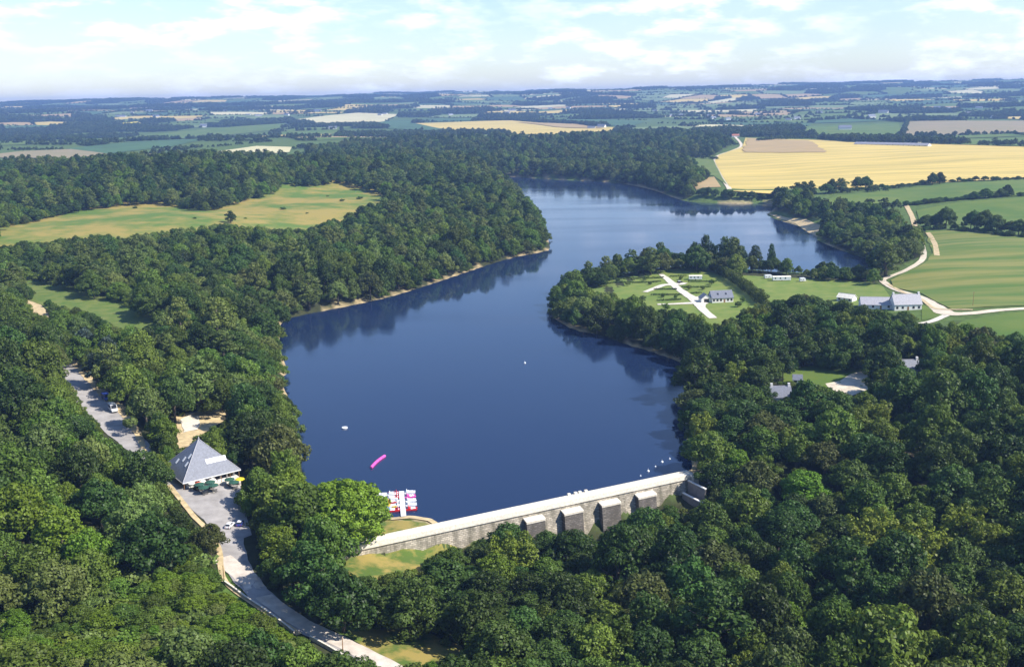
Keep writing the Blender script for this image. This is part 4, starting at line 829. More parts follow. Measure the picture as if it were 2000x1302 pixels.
# the woodland: everything beyond the 300 trees that show largest
def scatter_object(name, pts, scl, rot, pid, holders, label, cat):
    me = bpy.data.meshes.new(name); me.vertices.add(len(pts)); me.vertices.foreach_set('co', np.asarray(pts, np.float32).ravel())
    for nm, ty, dt, key in (('scl', 'FLOAT_VECTOR', scl, 'vector'), ('rot', 'FLOAT', rot, 'value'), ('pid', 'INT', pid, 'value')):
        a = me.attributes.new(nm, ty, 'POINT'); a.data.foreach_set(key, np.asarray(dt, np.int32 if ty == 'INT' else np.float32).ravel())
    me.update(); o = obj(name, me); ng = bpy.data.node_groups.new(name + '_nodes', 'GeometryNodeTree'); ng.interface.new_socket('Geometry', in_out='INPUT', socket_type='NodeSocketGeometry'); ng.interface.new_socket('Geometry', in_out='OUTPUT', socket_type='NodeSocketGeometry')
    N, L = ng.nodes, ng.links; gi = N.new('NodeGroupInput'); go = N.new('NodeGroupOutput'); jn = N.new('GeometryNodeJoinGeometry'); ip = N.new('GeometryNodeInstanceOnPoints'); ip.inputs['Pick Instance'].default_value = True
    for h in reversed(holders):
        oi = N.new('GeometryNodeObjectInfo'); oi.transform_space = 'ORIGINAL'; oi.inputs['Object'].default_value = h; oi.inputs['As Instance'].default_value = True; L.new(oi.outputs['Geometry'], jn.inputs[0])
    def named(n_, t_):
        q = N.new('GeometryNodeInputNamedAttribute'); q.data_type = t_; q.inputs['Name'].default_value = n_; return [s for s in q.outputs if s.enabled][0]
    cx3 = N.new('ShaderNodeCombineXYZ'); L.new(named('rot', 'FLOAT'), cx3.inputs[2]); L.new(gi.outputs[0], ip.inputs['Points']); L.new(jn.outputs[0], ip.inputs['Instance']); L.new(named('pid', 'INT'), ip.inputs['Instance Index'])
    L.new(cx3.outputs[0], ip.inputs['Rotation']); L.new(named('scl', 'FLOAT_VECTOR'), ip.inputs['Scale']); L.new(ip.outputs[0], go.inputs[0])
    md = o.modifiers.new('scatter', 'NODES'); md.node_group = ng; return tag(o, label, cat, kind='stuff')
def scatter_trees(name, L, label, cat):
    hs = sorted({t['p'] for t in L}); ix = {p: k for k, p in enumerate(hs)}
    for p in hs:
        if p not in HOLD: raise RuntimeError('no holder for %d' % p)
    pts = [(t['x'], t['y'], t['z'] - 0.2) for t in L]; sc = [(t['r'] / PROTO[t['p']]['R'], t['r'] / PROTO[t['p']]['R'], t['h'] / PROTO[t['p']]['H']) for t in L]
    return scatter_object(name, pts, sc, [t['rz'] for t in L], [ix[t['p']] for t in L], [HOLD[p] for p in hs], label, cat)
for t in REST:
    if t['p'] in iF and t['p'] not in HOLD: pass
missing = [p for p in iF + iB if p not in HOLD]
for p in missing:
    g = G(1500 + 30 * p, 262); e = tree_obj(dict(x=g[0], y=g[1], z=g[2], h=PROTO[p]['H'], r=PROTO[p]['R'], p=p, rz=0, spec=('hedgerow_tree', 'small dark tree beside the far grey sheds', 'tree', 'trees beside the far sheds'))); HOLD[p] = [c for c in e.children if c.name.startswith('crown')][0]
scatter_trees('woodland', REST, 'dense green woodland covering the banks behind the nearer trees', 'woodland')
FT = [dict(x=a, y=b_, z=c, h=13 * s * k, r=6.6 * s, p=iF[q], rz=w_) for (a, b_, s), c, k, q, w_ in zip(FP, hgt(FP[:, 0], FP[:, 1]), rng.uniform(.8, 1.15, len(FP)), rng.integers(0, 3, len(FP)), rng.uniform(0, 6.28, len(FP)))]
scatter_trees('far_hedges_and_woods', FT, 'dark hedges and woods scattered over the distant plain and hills', 'woodland')

# ================================================================== THE DAM
def yaw(d): return math.atan2(d[1], d[0])
dam = empty('stone_dam', (DA[0], DA[1], 0), yaw(DU), 'long pale stone dam with stout buttresses holding back the lake', 'dam')
def wprof(p): return [(-w, z) for w, z in p]      # (metres downstream, height)
MB().prism(wprof([(0, -11), (0, 1.05), (3.5, 1.05), (5.6, -17), (5.6, -18), (0, -18)]), -4, DL + 2.0).build('wall', 'dam_wall', dam)
MB().prism(wprof([(-0.15, 1.05), (-0.15, 1.5), (3.3, 1.5), (3.3, 1.05)]), -4, DL + 2.0).build('walkway', 'concrete', dam)
MB().prism(wprof([(-0.35, 0.7), (-0.35, 1.95), (0.05, 1.95), (0.05, 1.502), (-0.148, 1.502), (-0.148, 0.7)]), -4, DL + 2.0).build('upstream_kerb', 'stone_pale', dam)
MB().prism(wprof([(3.3, 0.55), (3.3, 2.05), (3.75, 2.05), (3.95, 0.75), (3.95, 0.55)]), -4, DL + 2.0).build('parapet', 'stone_pale', dam)
for px0, px1 in [(1024, 1060), (1098, 1134), (1171, 1207), (1242, 1277)]:
    c0 = U(px0, 990, -0.5)[:2]; c1 = U(px1, 985, -0.5)[:2]; ua, ub = float((c0 - DA) @ DU), float((c1 - DA) @ DU)
    # keep each on the wall's own line
    t_ = (px0 - 690) / (1327 - 690.0); ua = None
    for u in np.arange(0, DL, 0.1):
        p = DA + DU * u + DN * 4.4; x, y, s = proj((p[0], p[1], -1.0))
        if ua is None and x >= px0: ua = u
        if x <= px1: ub = u
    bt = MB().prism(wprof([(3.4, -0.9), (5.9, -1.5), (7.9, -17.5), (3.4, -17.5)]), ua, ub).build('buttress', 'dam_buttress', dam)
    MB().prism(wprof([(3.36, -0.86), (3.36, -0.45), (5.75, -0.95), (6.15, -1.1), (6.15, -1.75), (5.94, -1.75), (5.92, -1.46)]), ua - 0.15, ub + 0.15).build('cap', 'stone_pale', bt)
MB().box(DL + 2.0, -5.2, -17, DL + 3.4, 0.6, 1.9).build('end_pier', 'stone_pale', dam)
for a, b_, zz in (((1345, 937), (1378, 958), 0.6), ((1334, 961), (1372, 985), -3.0)):
    p, q = U(*a, zz), U(*b_, zz - 0.8); L_ = float(np.linalg.norm(q[:2] - p[:2])); w = MB().box(0, -0.25, -5, L_, 0.25, -.25)
    d = q - p; o = w.build('spillway_wall', 'stone_dark', dam); MB().box(-.1, -.4, -.25, L_ + .1, .4, 0).build('coping', 'white_wall', o); o.matrix_parent_inverse = Matrix.Identity(4)
    lm = Matrix.Translation((DA[0], DA[1], 0)) @ Matrix.Rotation(yaw(DU), 4, 'Z'); o.matrix_basis = lm.inverted() @ Matrix.Translation(Vector(p)) @ Matrix.Rotation(yaw(d), 4, 'Z')
for px in (1112, 1124, 1133, 1145):
    for u in np.arange(0, DL, 0.2):
        p = DA + DU * u
        if proj((p[0], p[1], 1.5))[0] >= px: break
    MB().box(u - 0.55, -0.1, 1.5, u + 0.55, 0.75, 2.5, 0.05, 0.05).build('sluice_post', 'stone_pale', dam)
# footbridge over the spillway
p, q = U(1350, 929, 2.0), U(1398, 920, 2.0); L_ = float(np.linalg.norm((q - p)[:2])); fb = empty('footbridge', tuple(p), yaw(q - p), 'narrow steel footbridge with handrails at the end of the dam', 'footbridge')
MB().box(0, -0.7, -0.2, L_, 0.7, 0).build('deck', 'concrete', fb)
for s in (-0.65, 0.65):
    h = MB().tube([(0, s, 1.05), (L_, s, 1.05)], 0.05, 5).tube([(0, s, 0.55), (L_, s, 0.55)], 0.035, 5).build('handrail', 'steel', fb)
    for k in range(6): MB().tube([(L_ * k / 5, s, 0), (L_ * k / 5, s, 1.05)], 0.05, 5).build('post', 'steel', fb)
for s in (0.25, 0.75): MB().box(L_ * s - 0.3, -0.5, -9, L_ * s + 0.3, 0.5, -0.2).build('pier', 'concrete', fb)

# ================================================================== BUILDINGS
def pyramid_house():
    gz_ = hz(*G(408, 945)[:2]); ze = gz_ + 3.0; a = U(357, 943, ze)[:2]; b_ = U(470, 916, ze)[:2]; d = b_ - a; S = float(np.linalg.norm(d)); d = d / S; nb = np.array([-d[1], d[0]]); c = (a + b_) / 2 + nb * S / 2
    ha = 6.0
    for h in np.arange(3, 13, 0.05):
        if proj((c[0], c[1], ze + h))[1] <= 857: ha = h; break
    print('PYRAMID side', S, 'apex', ha, 'ground', gz_, [hz(*(c + d * i * S / 2 + nb * j * S / 2)) for i in (-1, 1) for j in (-1, 1)])
    r = empty('lakeside_restaurant', (c[0], c[1], gz_), yaw(d), 'square lakeside restaurant with a steep grey slate pyramid roof', 'restaurant'); h = S / 2; e = 3.0
    w = h - 1.6; wl_ = MB(); t_ = 0.3
    for (x0, y0, x1, y1) in ((-w, -w, w, -w + t_), (-w, w - t_, w, w), (-w, -w + t_, -w + t_, w - t_), (w - t_, -w + t_, w, w - t_)): wl_.box(x0, y0, -3, x1, y1, e + 0.9)
    wl_.build('wall', 'white_wall', r)
    MB().box(-h + .2, -h + .2, -3.0, h - .2, h - .2, 0.12).build('terrace_slab', 'concrete', r)
    C4 = [(-h, -h), (h, -h), (h, h), (-h, h)]; slopes = []
    for k in range(4):
        p, q = C4[k], C4[(k + 1) % 4]; m = MB(); v = [(p[0], p[1], e), (q[0], q[1], e), (0, 0, e + ha), (p[0] * .985, p[1] * .985, e - .28), (q[0] * .985, q[1] * .985, e - .28), (0, 0, e + ha - .3)]
        m.add(v, [(0, 1, 2), (5, 4, 3), (0, 3, 4, 1), (1, 4, 5, 2), (2, 5, 3, 0)]); slopes.append(m.build('roof_slope', 'slate', r))
    for k in range(4):
        p = C4[k]; MB().tube([(p[0], p[1], e + .02), (0, 0, e + ha + .05)], 0.13, 6).build('hip_cap', 'slate_pale', r)
    MB().lathe([(0.02, 0), (0.28, .05), (0.2, .5), (0.03, .95)], 8, (0, 0, e + ha)).build('finial', 'slate_pale', r)
    for k in range(4):
        p, q = C4[k], C4[(k + 1) % 4]; f_ = MB(); dx, dy = (q[0] - p[0]) / S, (q[1] - p[1]) / S; nx, ny = dy, -dx
        f_.add([(p[0] + nx * o_, p[1] + ny * o_, e + z) for o_ in (0.0, 0.07) for z in (-.34, -.02)] + [(q[0] + nx * o_, q[1] + ny * o_, e + z) for o_ in (0.0, 0.07) for z in (-.34, -.02)], [(0, 1, 3, 2), (4, 6, 7, 5), (0, 4, 5, 1), (2, 3, 7, 6), (1, 5, 7, 3), (0, 2, 6, 4)])
        f_.build('fascia', 'white_paint', r)
    sl = ha / h                                    # rise per metre
    def skylight(face, u, up, wd, ln):             # u along the eave, up from the eave inwards
        a_ = [(-1.5708), 0, 1.5708, 3.14159][face]; m = MB(); v = []
        for (uu, ii) in ((u, up), (u + wd, up), (u + wd, up + ln), (u, up + ln)):
            for lift in (0.02, 0.16):
                x_, y_, z_ = uu, -h + ii, e + ii * sl + lift; ca, sa = math.cos(a_ + 1.5708), math.sin(a_ + 1.5708); v.append((x_ * ca - y_ * sa, x_ * sa + y_ * ca, z_))
        m.add(v, [(1, 3, 5, 7), (0, 6, 4, 2), (0, 2, 3, 1), (2, 4, 5, 3), (4, 6, 7, 5), (6, 0, 1, 7)]); return m.build('skylight', 'white_paint', slopes[face])
    for k in range(6): skylight(0, -0.4 + k * 1.15, 3.1, 1.0, 1.15)
    for u, up in ((-3.4, 2.4), (-0.2, 3.6), (1.9, 4.8), (3.4, 3.0)): skylight(3, u, up, 0.9, 1.2)  # opaque white panes: glare on the glass is put into their colour
    for k in range(7):                              # front
        x0 = -w + 0.7 + k * (2 * w - 1.4 - 1.5) / 6
        if k == 3: o = MB().box(x0, -w - .06, .12, x0 + 1.4, -w + .02, 2.35).build('door', 'wood', r); MB().tube([(x0 + 1.25, -w - .12, 1.1), (x0 + 1.25, -w - .12, 1.35)], .03, 5).build('handle', 'steel', o)
        else:
            o = MB().box(x0, -w - .05, .9, x0 + 1.6, -w + .02, 2.4).build('window', 'wood', r); MB().box(x0 + .1, -w - .075, 1.0, x0 + 1.5, -w - .04, 2.3).build('pane', 'glass_dark', o)
    for s in (-1, 1):
        for k in range(5):
            y0 = -w + 1 + k * (2 * w - 3.4) / 4; o = MB().box(min(s * w, s * (w + .05)), y0, .9, max(s * w, s * (w + .05)), y0 + 1.5, 2.3).build('window', 'wood', r); MB().box(min(s * (w + .03), s * (w + .08)), y0 + .1, 1.0, max(s * (w + .03), s * (w + .08)), y0 + 1.4, 2.2).build('pane', 'glass_dark', o)
    for k in range(7):
        x0 = -h + .5 + k * (S - 1) / 6; MB().tube([(x0, -h + .45, .1), (x0, -h + .45, e - .1)], .11, 6).build('post', 'wood', r)
    return r, c, d, nb, S, gz_
rest, RC, RD, RN_, RS, RZ = pyramid_house()

def house(name, label, cat, A_, B_, depth, wh, rh, wall='white_wall', roof='slate', wins=3, chim=(), group=None, ov=0.35, skyl=0, side=True, zadd=0.0, door=True):
    """A_, B_: ground points of the front's two ends (pixels)"""
    a, b_ = G(*A_), G(*B_); d = (b_ - a)[:2]; W = float(np.linalg.norm(d)); d /= W; nb = np.array([-d[1], d[0]]); c = (a[:2] + b_[:2]) / 2 + nb * depth / 2; z = min(hz(*c), a[2], b_[2]) + zadd + 0.1
    r = empty(name, (c[0], c[1], z), yaw(d), label, cat, group); w, h = W / 2, depth / 2
    MB().prism([(-h, -2.5), (h, -2.5), (h, wh), (0, wh + rh * (1 - .02)), (-h, wh)], -w, w).build('wall', wall, r)
    for s in (-1, 1):
        y1 = s * (h + ov); zz = wh - ov * rh / h; MB().add([(-w - ov, y1, zz), (w + ov, y1, zz), (w + ov, 0, wh + rh + .06), (-w - ov, 0, wh + rh + .06), (-w - ov, y1, zz + .16), (w + ov, y1, zz + .16), (w + ov, 0, wh + rh + .22), (-w - ov, 0, wh + rh + .22)], [(0, 1, 2, 3), (4, 7, 6, 5), (0, 4, 5, 1), (1, 5, 6, 2), (2, 6, 7, 3), (3, 7, 4, 0)]).build('roof_slope', roof, r)
    MB().tube([(-w - ov, 0, wh + rh + .2), (w + ov, 0, wh + rh + .2)], .14, 6).build('ridge', 'slate_pale' if roof != 'tile_red' else 'tile_red', r)
    for s in chim: MB().box(s * (w - .5) - .45, -.4, wh + rh * .5, s * (w - .5) + .45, .4, wh + rh + 1.3).build('chimney', wall, r)
    n = wins + (1 if door else 0)
    for k in range(n):
        x0 = -w + W * (k + .5) / n
        if door and k == n // 2: o = MB().box(x0 - .5, -h - .05, 0, x0 + .5, -h + .03, 2.1).build('door', 'wood', r); MB().tube([(x0 + .38, -h - .1, 1.0), (x0 + .38, -h - .1, 1.15)], .03, 5).build('handle', 'steel', o)
        else: o = MB().box(x0 - .6, -h - .05, .9, x0 + .6, -h + .03, min(wh - .2, 2.3)).build('window', 'wood', r); MB().box(x0 - .5, -h - .075, 1.0, x0 + .5, -h - .04, min(wh - .3, 2.2)).build('pane', 'glass_dark', o)
    for k in range(skyl):
        x0 = -w + W * (k + .8) / (skyl + .6); y0, y1 = -h * .62, -h * .38; f = lambda y: wh + rh * (1 + y / h) + .24
        MB().add([(x0 - .5, y0, f(y0)), (x0 + .5, y0, f(y0)), (x0 + .5, y1, f(y1)), (x0 - .5, y1, f(y1)), (x0 - .5, y0, f(y0) + .1), (x0 + .5, y0, f(y0) + .1), (x0 + .5, y1, f(y1) + .1), (x0 - .5, y1, f(y1) + .1)], [(3, 2, 1, 0), (4, 5, 6, 7), (0, 1, 5, 4), (1, 2, 6, 5), (2, 3, 7, 6), (3, 0, 4, 7)]).build('skylight', 'glass_dark', r)
    return r
camp = house('camp_house', 'camp house with blue grey slate roof and a row of windows under the eave', 'house', (1391, 592), (1432, 590), 8, 2.9, 3.4, 'white_wall', 'slate', 5, (), skyl=2)
wing = camp; W_ = 6.5
def child_wing(r, x0, x1, y0, y1, wh, rh):
    xm = (x0 + x1) / 2; MB().prism([(x0, -2.5), (x1, -2.5), (x1, wh), (xm, wh + rh * .98), (x0, wh)], y0, y1, 'y').build('wing_wall', 'white_wall', r)
    for s, xe in ((-1, x0), (1, x1)):
        ze = wh - .3 * rh / ((x1 - x0) / 2); xe2 = xe + s * .3; MB().add([(xe2, y0 - .3, ze), (xm, y0 - .3, wh + rh + .05), (xm, y1 + .3, wh + rh + .05), (xe2, y1 + .3, ze), (xe2, y0 - .3, ze + .15), (xm, y0 - .3, wh + rh + .2), (xm, y1 + .3, wh + rh + .2), (xe2, y1 + .3, ze + .15)], [(0, 1, 2, 3), (4, 7, 6, 5), (0, 4, 5, 1), (1, 5, 6, 2), (2, 6, 7, 3), (3, 7, 4, 0)]).build('wing_roof_slope', 'slate', r)
    o = MB().box(xm - 1.5, y0 - .06, .1, xm + 1.5, y0 + .03, 2.3).build('window', 'wood', r); MB().box(xm - 1.35, y0 - .09, .2, xm + 1.35, y0 - .05, 2.2).build('pane', 'glass_dark', o)
_w = 41 / 3.35 / 2; child_wing(camp, -_w - 6.2, -_w - 0.05, -2.2, 3.6, 2.5, 2.3)
farm = house('farmhouse', 'white farmhouse with grey slate roof and a chimney at each gable', 'house', (1747, 607), (1800, 604), 8.5, 3.4, 4.6, 'white_wall', 'slate_pale', 4, (-1, 1))
house('barn', 'long low barn with pale slate roof joined to the white farmhouse', 'barn', (1682, 604), (1743, 604), 10, 2.6, 3.2, 'white_wall', 'slate_pale', 3, ())
house('outhouse', 'small white outhouse at the far end of the long barn', 'shed', (1634, 588), (1664, 590), 6, 2.4, 1.8, 'white_wall', 'concrete', 2, ())
house('cottage', 'slate roofed cottage with two white chimneys half hidden among trees', 'house', (1507, 792), (1546, 790), 7, 3.4, 3.4, 'white_wall', 'slate', 2, (-1, 1))
house('shed', 'little grey roofed shed beside the lawn in the trees', 'shed', (1549, 752), (1566, 752), 4.5, 2.3, 1.5, 'white_wall', 'slate', 1, ())
house('house', 'house with bluish slate roof almost hidden by big dark trees', 'house', (1762, 742), (1798, 738), 8, 3.2, 4.2, 'white_wall', 'slate', 2, (1,))
# farm on the skyline of the wheat field
house('long_shed', 'very long grey poultry shed behind the wheat field', 'shed', (1668, 283), (1812, 287), 16, 3, 3, 'concrete', 'shed_roof', 14, (), door=False, group='long sheds')
house('long_shed', 'second long grey shed beyond the poultry shed', 'shed', (1690, 276), (1790, 279), 16, 3, 3, 'concrete', 'shed_roof', 10, (), door=False, group='long sheds')
house('farmhouse', 'white house at the end of the long grey sheds', 'house', (1646, 273), (1664, 273), 8, 4, 4, 'white_wall', 'slate', 3, (1,))
house('barn', 'grey roofed barn where the track meets the stubble field', 'barn', (1424, 262), (1460, 262), 12, 4, 4, 'rubble', 'shed_roof', 4, ())
house('farmhouse', 'red roofed house at the top of the pale farm track', 'house', (1430, 268), (1444, 268), 8, 3.5, 3.5, 'white_wall', 'tile_red', 2, (1,))
house('farmhouse', 'white house among trees above the stubble field', 'house', (1490, 266), (1506, 266), 8, 4, 4, 'white_wall', 'slate', 2, (1,))
house('farmhouse', 'white gabled house at the edge of the far shore wood', 'house', (1138, 273), (1150, 273), 8, 5, 4, 'white_wall', 'slate', 2, (1,))
# far white houses
far_px = [(48, 221), (292, 219), (305, 230), (258, 222), (240, 230), (485, 226), (398, 249), (505, 228), (620, 219), (752, 224), (742, 226), (990, 223), (1000, 218), (1155, 252), (1175, 250), (1265, 211), (1280, 218), (1312, 228), (1330, 227), (1383, 228), (1393, 233), (1422, 235), (1250, 206),
          (1540, 236), (1556, 234), (1650, 254), (1702, 231), (1762, 219), (1830, 214), (1852, 216), (1890, 226), (1912, 213), (165, 223), (440, 218), (230, 229), (650, 253), (560, 226), (880, 226), (930, 219), (1075, 214), (1110, 213), (1600, 222), (1480, 226), (1725, 222), (1940, 232)]
fh0 = None
for k, (px, py) in enumerate(far_px):
    g = G(px, py)
    if fh0 is None:
        fh0 = empty('far_house', tuple(g), 0.3, 'small white house among the hedges of the distant plain', 'house', 'white houses scattered over the distant plain')
        MB().prism([(-4.5, -2), (4.5, -2), (4.5, 4.5), (0, 8.4), (-4.5, 4.5)], -8, 8).build('wall', 'white_wall', fh0); MB().prism([(-5, 4.2), (0, 8.8), (5, 4.2), (5, 4.5), (0, 9.2), (-5, 4.5)], -8.4, 8.4).build('roof', 'slate', fh0)
    else: s = rng.uniform(.9, 1.5); copy_tree(fh0, tuple(g), rng.uniform(-.6, .6), (s * rng.uniform(1, 1.6), s, s))

# ================================================================== VEHICLES
def car(label, loc, rz, paint, roofp=None, L=3.9, Wd=1.65, H=1.42, group=None, van=False):
    r = empty('parked_van' if van else 'parked_car', loc, rz, label, 'van' if van else 'car', group); l, w = L / 2, Wd / 2
    if van:
        low = [(-l, .35), (l, .35), (l, .95), (l - .25, 1.15), (l - .95, 1.35), (l - 1.35, H), (-l + .1, H), (-l, H - .2)]; MB().prism(low, -w, w, 'y').build('body', paint, r, bevel=.08)
        for s in (-1, 1): MB().box(-l + .5, min(s * w, s * (w + .015)), 1.3, l - 1.5, max(s * w, s * (w + .015)), H - .35).build('side_window', 'glass_dark', r)
        MB().add([(l - .93, -w + .15, 1.37), (l - .93, w - .15, 1.37), (l - 1.33, w - .2, H - .06), (l - 1.33, -w + .2, H - .06), (l - .89, -w + .15, 1.39), (l - .89, w - .15, 1.39), (l - 1.29, w - .2, H - .04), (l - 1.29, -w + .2, H - .04)], [(0, 1, 2, 3), (4, 7, 6, 5), (0, 4, 5, 1), (1, 5, 6, 2), (2, 6, 7, 3), (3, 7, 4, 0)]).build('windscreen', 'glass_dark', r)
    else:
        MB().prism([(-l, .3), (l, .3), (l, .62), (l - .12, .74), (l - 1.0, .86), (-l + .15, .88), (-l, .7)], -w, w, 'y').build('body', paint, r, bevel=.07)
        MB().box(-l + .25, -w + .08, .86, l - 1.15, w - .08, H - .06, .42, .16).build('glasshouse', 'glass_dark', r)
        MB().box(-l + .66, -w + .23, H - .07, l - 1.56, w - .23, H, .04, .04).build('roof', roofp or paint, r)
        for s in (-1, 1):
            for x in (-l + .4, -.1, l - 1.25): MB().tube([(x, s * (w - .1), .86), (x * .75 - .05, s * (w - .24), H - .04)], .045, 4).build('pillar', paint, r)
    for sx in (-1, 1):
        for sy in (-1, 1):
            t = MB().tube([(sx * (l - .72), sy * (w - .18), .31), (sx * (l - .72), sy * (w + .02), .31)], .31, 14).build('wheel', 'tyre', r); MB().tube([(sx * (l - .72), sy * (w + .015), .31), (sx * (l - .72), sy * (w + .03), .31)], .18, 10).build('rim', 'steel', t)
    for sy in (-1, 1):
        MB().box(l - .02, sy * (w - .35) - .17, .55, l + .02, sy * (w - .35) + .17, .70).build('headlight', 'lamp_clear', r); MB().box(-l - .02, sy * (w - .3) - .14, .58, -l + .02, sy * (w - .3) + .14, .76).build('tail_light', 'lamp_red', r)
    MB().box(l - .01, -w + .1, .3, l + .06, w - .1, .48).build('bumper', 'tyre', r); return r
def on(px, py, lift=0.26): g = G(px, py); return (g[0], g[1], g[2] + lift)
def ang(a, b_): p, q = G(*a), G(*b_); return yaw((q - p)[:2])
car('small white car parked beside a blue one in the tree shade', on(449, 1030), ang((440, 1036), (460, 1018)), 'car_white')
car('small dark blue car with pale roof parked beside a white one', on(469, 1026), ang((462, 1036), (474, 1014)), 'car_blue', 'car_white', L=3.7)
lane_dir = ang((190, 780), (240, 835))
car('white camper van parked at the edge of the car park', on(221, 803, .3), lane_dir, 'car_white', L=6.6, Wd=2.3, H=2.8, van=True)
car('blue van parked right behind the white camper van', on(208, 781, .3), lane_dir + .05, 'car_blue', L=6.0, Wd=2.2, H=2.5, van=True)

# ================================================================== FORECOURT FURNITURE
def to_rest(u, v): p = RC + RD * u + RN_ * v; return (p[0], p[1])      # u along the front, v backwards from the centre
def parasol(label, x, y, cloth, rad=1.5, H=2.4, group=None):
    z = hz(x, y) + .2; r = empty('parasol', (x, y, z), rng.uniform(0, 1), label, 'parasol', group); m = MB(); n = 8
    v = [(0, 0, H + .45)] + [(rad * math.cos(6.2832 * k / n), rad * math.sin(6.2832 * k / n), H - .1) for k in range(n)] + [(0, 0, H + .38)] + [(rad * math.cos(6.2832 * k / n), rad * math.sin(6.2832 * k / n), H - .3) for k in range(n)]
    m.add(v, [(0, 1 + k, 1 + (k + 1) % n) for k in range(n)] + [(n + 1, n + 2 + (k + 1) % n, n + 2 + k) for k in range(n)] + [(1 + k, n + 2 + k, n + 2 + (k + 1) % n, 1 + (k + 1) % n) for k in range(n)]); m.build('canopy', cloth, r)
    MB().tube([(0, 0, 0), (0, 0, H + .6)], .035, 6).build('pole', 'white_paint', r); MB().lathe([(.3, 0), (.3, .08), (.06, .14)], 10).build('base', 'concrete', r); return r
tb0 = None
def table(label, x, y, rz, group):
    z = hz(x, y) + .2; r = empty('picnic_table', (x, y, z), rz, label, 'table', group); MB().box(-.95, -.4, .70, .95, .4, .76).build('table_top', 'dark_wood', r)
    for s in (-1, 1):
        MB().box(-.95, s * .72 - .15, .42, .95, s * .72 + .15, .47).build('bench', 'dark_wood', r)
        MB().prism([(-.75, 0), (-.65, 0), (-.25, .7), (-.38, .7)], s * .6 - .04, s * .6 + .04).prism([(.75, 0), (.65, 0), (.25, .7), (.38, .7)], s * .6 - .04, s * .6 + .04).build('leg', 'dark_wood', r)
    return r
half = RS / 2
for k, (u, v) in enumerate([(-5.6, -3.4), (-5.4, -6.6), (-2.0, -3.2), (-2.2, -6.2), (4.6, -2.6), (4.9, -5.4)]):
    x, y = to_rest(u, -half + v); table('dark picnic table under a dark green parasol on the grey forecourt', x + .2, y + .1, yaw(RD) + rng.uniform(-.3, .3), 'picnic tables on the forecourt'); parasol('dark green parasol over a picnic table on the grey forecourt', x, y, 'green_cloth', 1.7, 2.5, 'dark green parasols')
for u, v, c, lb in [(-7.0, -.7, 'cream_cloth', 'cream parasol at the door side of the restaurant terrace'), (-3.6, -.9, 'cream_cloth', 'cream parasol at the door side of the restaurant terrace'), (-.4, -.8, 'cream_cloth', 'cream parasol at the door side of the restaurant terrace'),
                    (-5.4, -1.6, 'red_cloth', 'small red parasol between the cream parasols'), (8.3, -2.0, 'yellow_cloth', 'yellow parasol at the corner of the restaurant next to the trees')]:
    x, y = to_rest(u, -half + v); parasol(lb, x, y, c, 1.15 if c != 'yellow_cloth' else 1.5, 2.2, 'cream parasols' if c == 'cream_cloth' else None)
# low walls along the lane, posts
def low_wall(label, P, h, m='rubble', th_=.45):
    w = smooth_open(GP(P), 8); c = w[0]; z0 = hz(*c); r = MB(); v = []; f = []
    for i, p in enumerate(w):
        d = w[min(i + 1, len(w) - 1)] - w[max(i - 1, 0)]; d /= np.linalg.norm(d); q = np.array([d[1], -d[0]]) * th_ / 2; z = hz(*p) - z0
        v += [(*(p - q - c), z - .4), (*(p + q - c), z - .4), (*(p + q - c), z + h), (*(p - q - c), z + h)]
    n = len(w); f = [(4 * i + a, 4 * i + (a + 1) % 4, 4 * i + 4 + (a + 1) % 4, 4 * i + 4 + a) for i in range(n - 1) for a in range(4)] + [(0, 1, 2, 3), (4 * n - 1, 4 * n - 2, 4 * n - 3, 4 * n - 4)]
    root = empty('low_wall', (c[0], c[1], z0), 0, label, 'wall'); MB().add(v, f).build('wall', m, root)
    v2 = [(x * 1.0, y_, z + (.0 if k % 4 < 2 else .13) + (h + .4 + .005 if k % 4 < 2 else .005)) for k, (x, y_, z) in enumerate(v)]; MB().add(v2, f).build('coping', 'stone_pale', root); return root
low_wall('low rubble wall along the lane from the olive tree downhill', [(437, 1138), (475, 1166), (520, 1196), (575, 1238)], .8); low_wall('low parapet wall where the lane crosses the stream', [(606, 1248), (650, 1272), (700, 1302)], .9)
def post(label, px, py, h, arm=True):
    g = G(px, py); r = empty('utility_pole', (g[0], g[1], g[2] - .3), 0, label, 'pole'); MB().tube([(0, 0, 0), (0, 0, h)], [.14, .09], 7).build('pole', 'wood', r)
    if arm: MB().box(-.7, -.06, h - .5, .7, .06, h - .38).build('crossarm', 'wood', r)
post('single wooden pole standing in the mown field beside the track', 1900, 597, 8); post('thin pole at the verge beside the stone parapet of the lane', 670, 1274, 4.2, False); post('thin pole beside the olive tree where the wall begins', 438, 1136, 5.0, False)

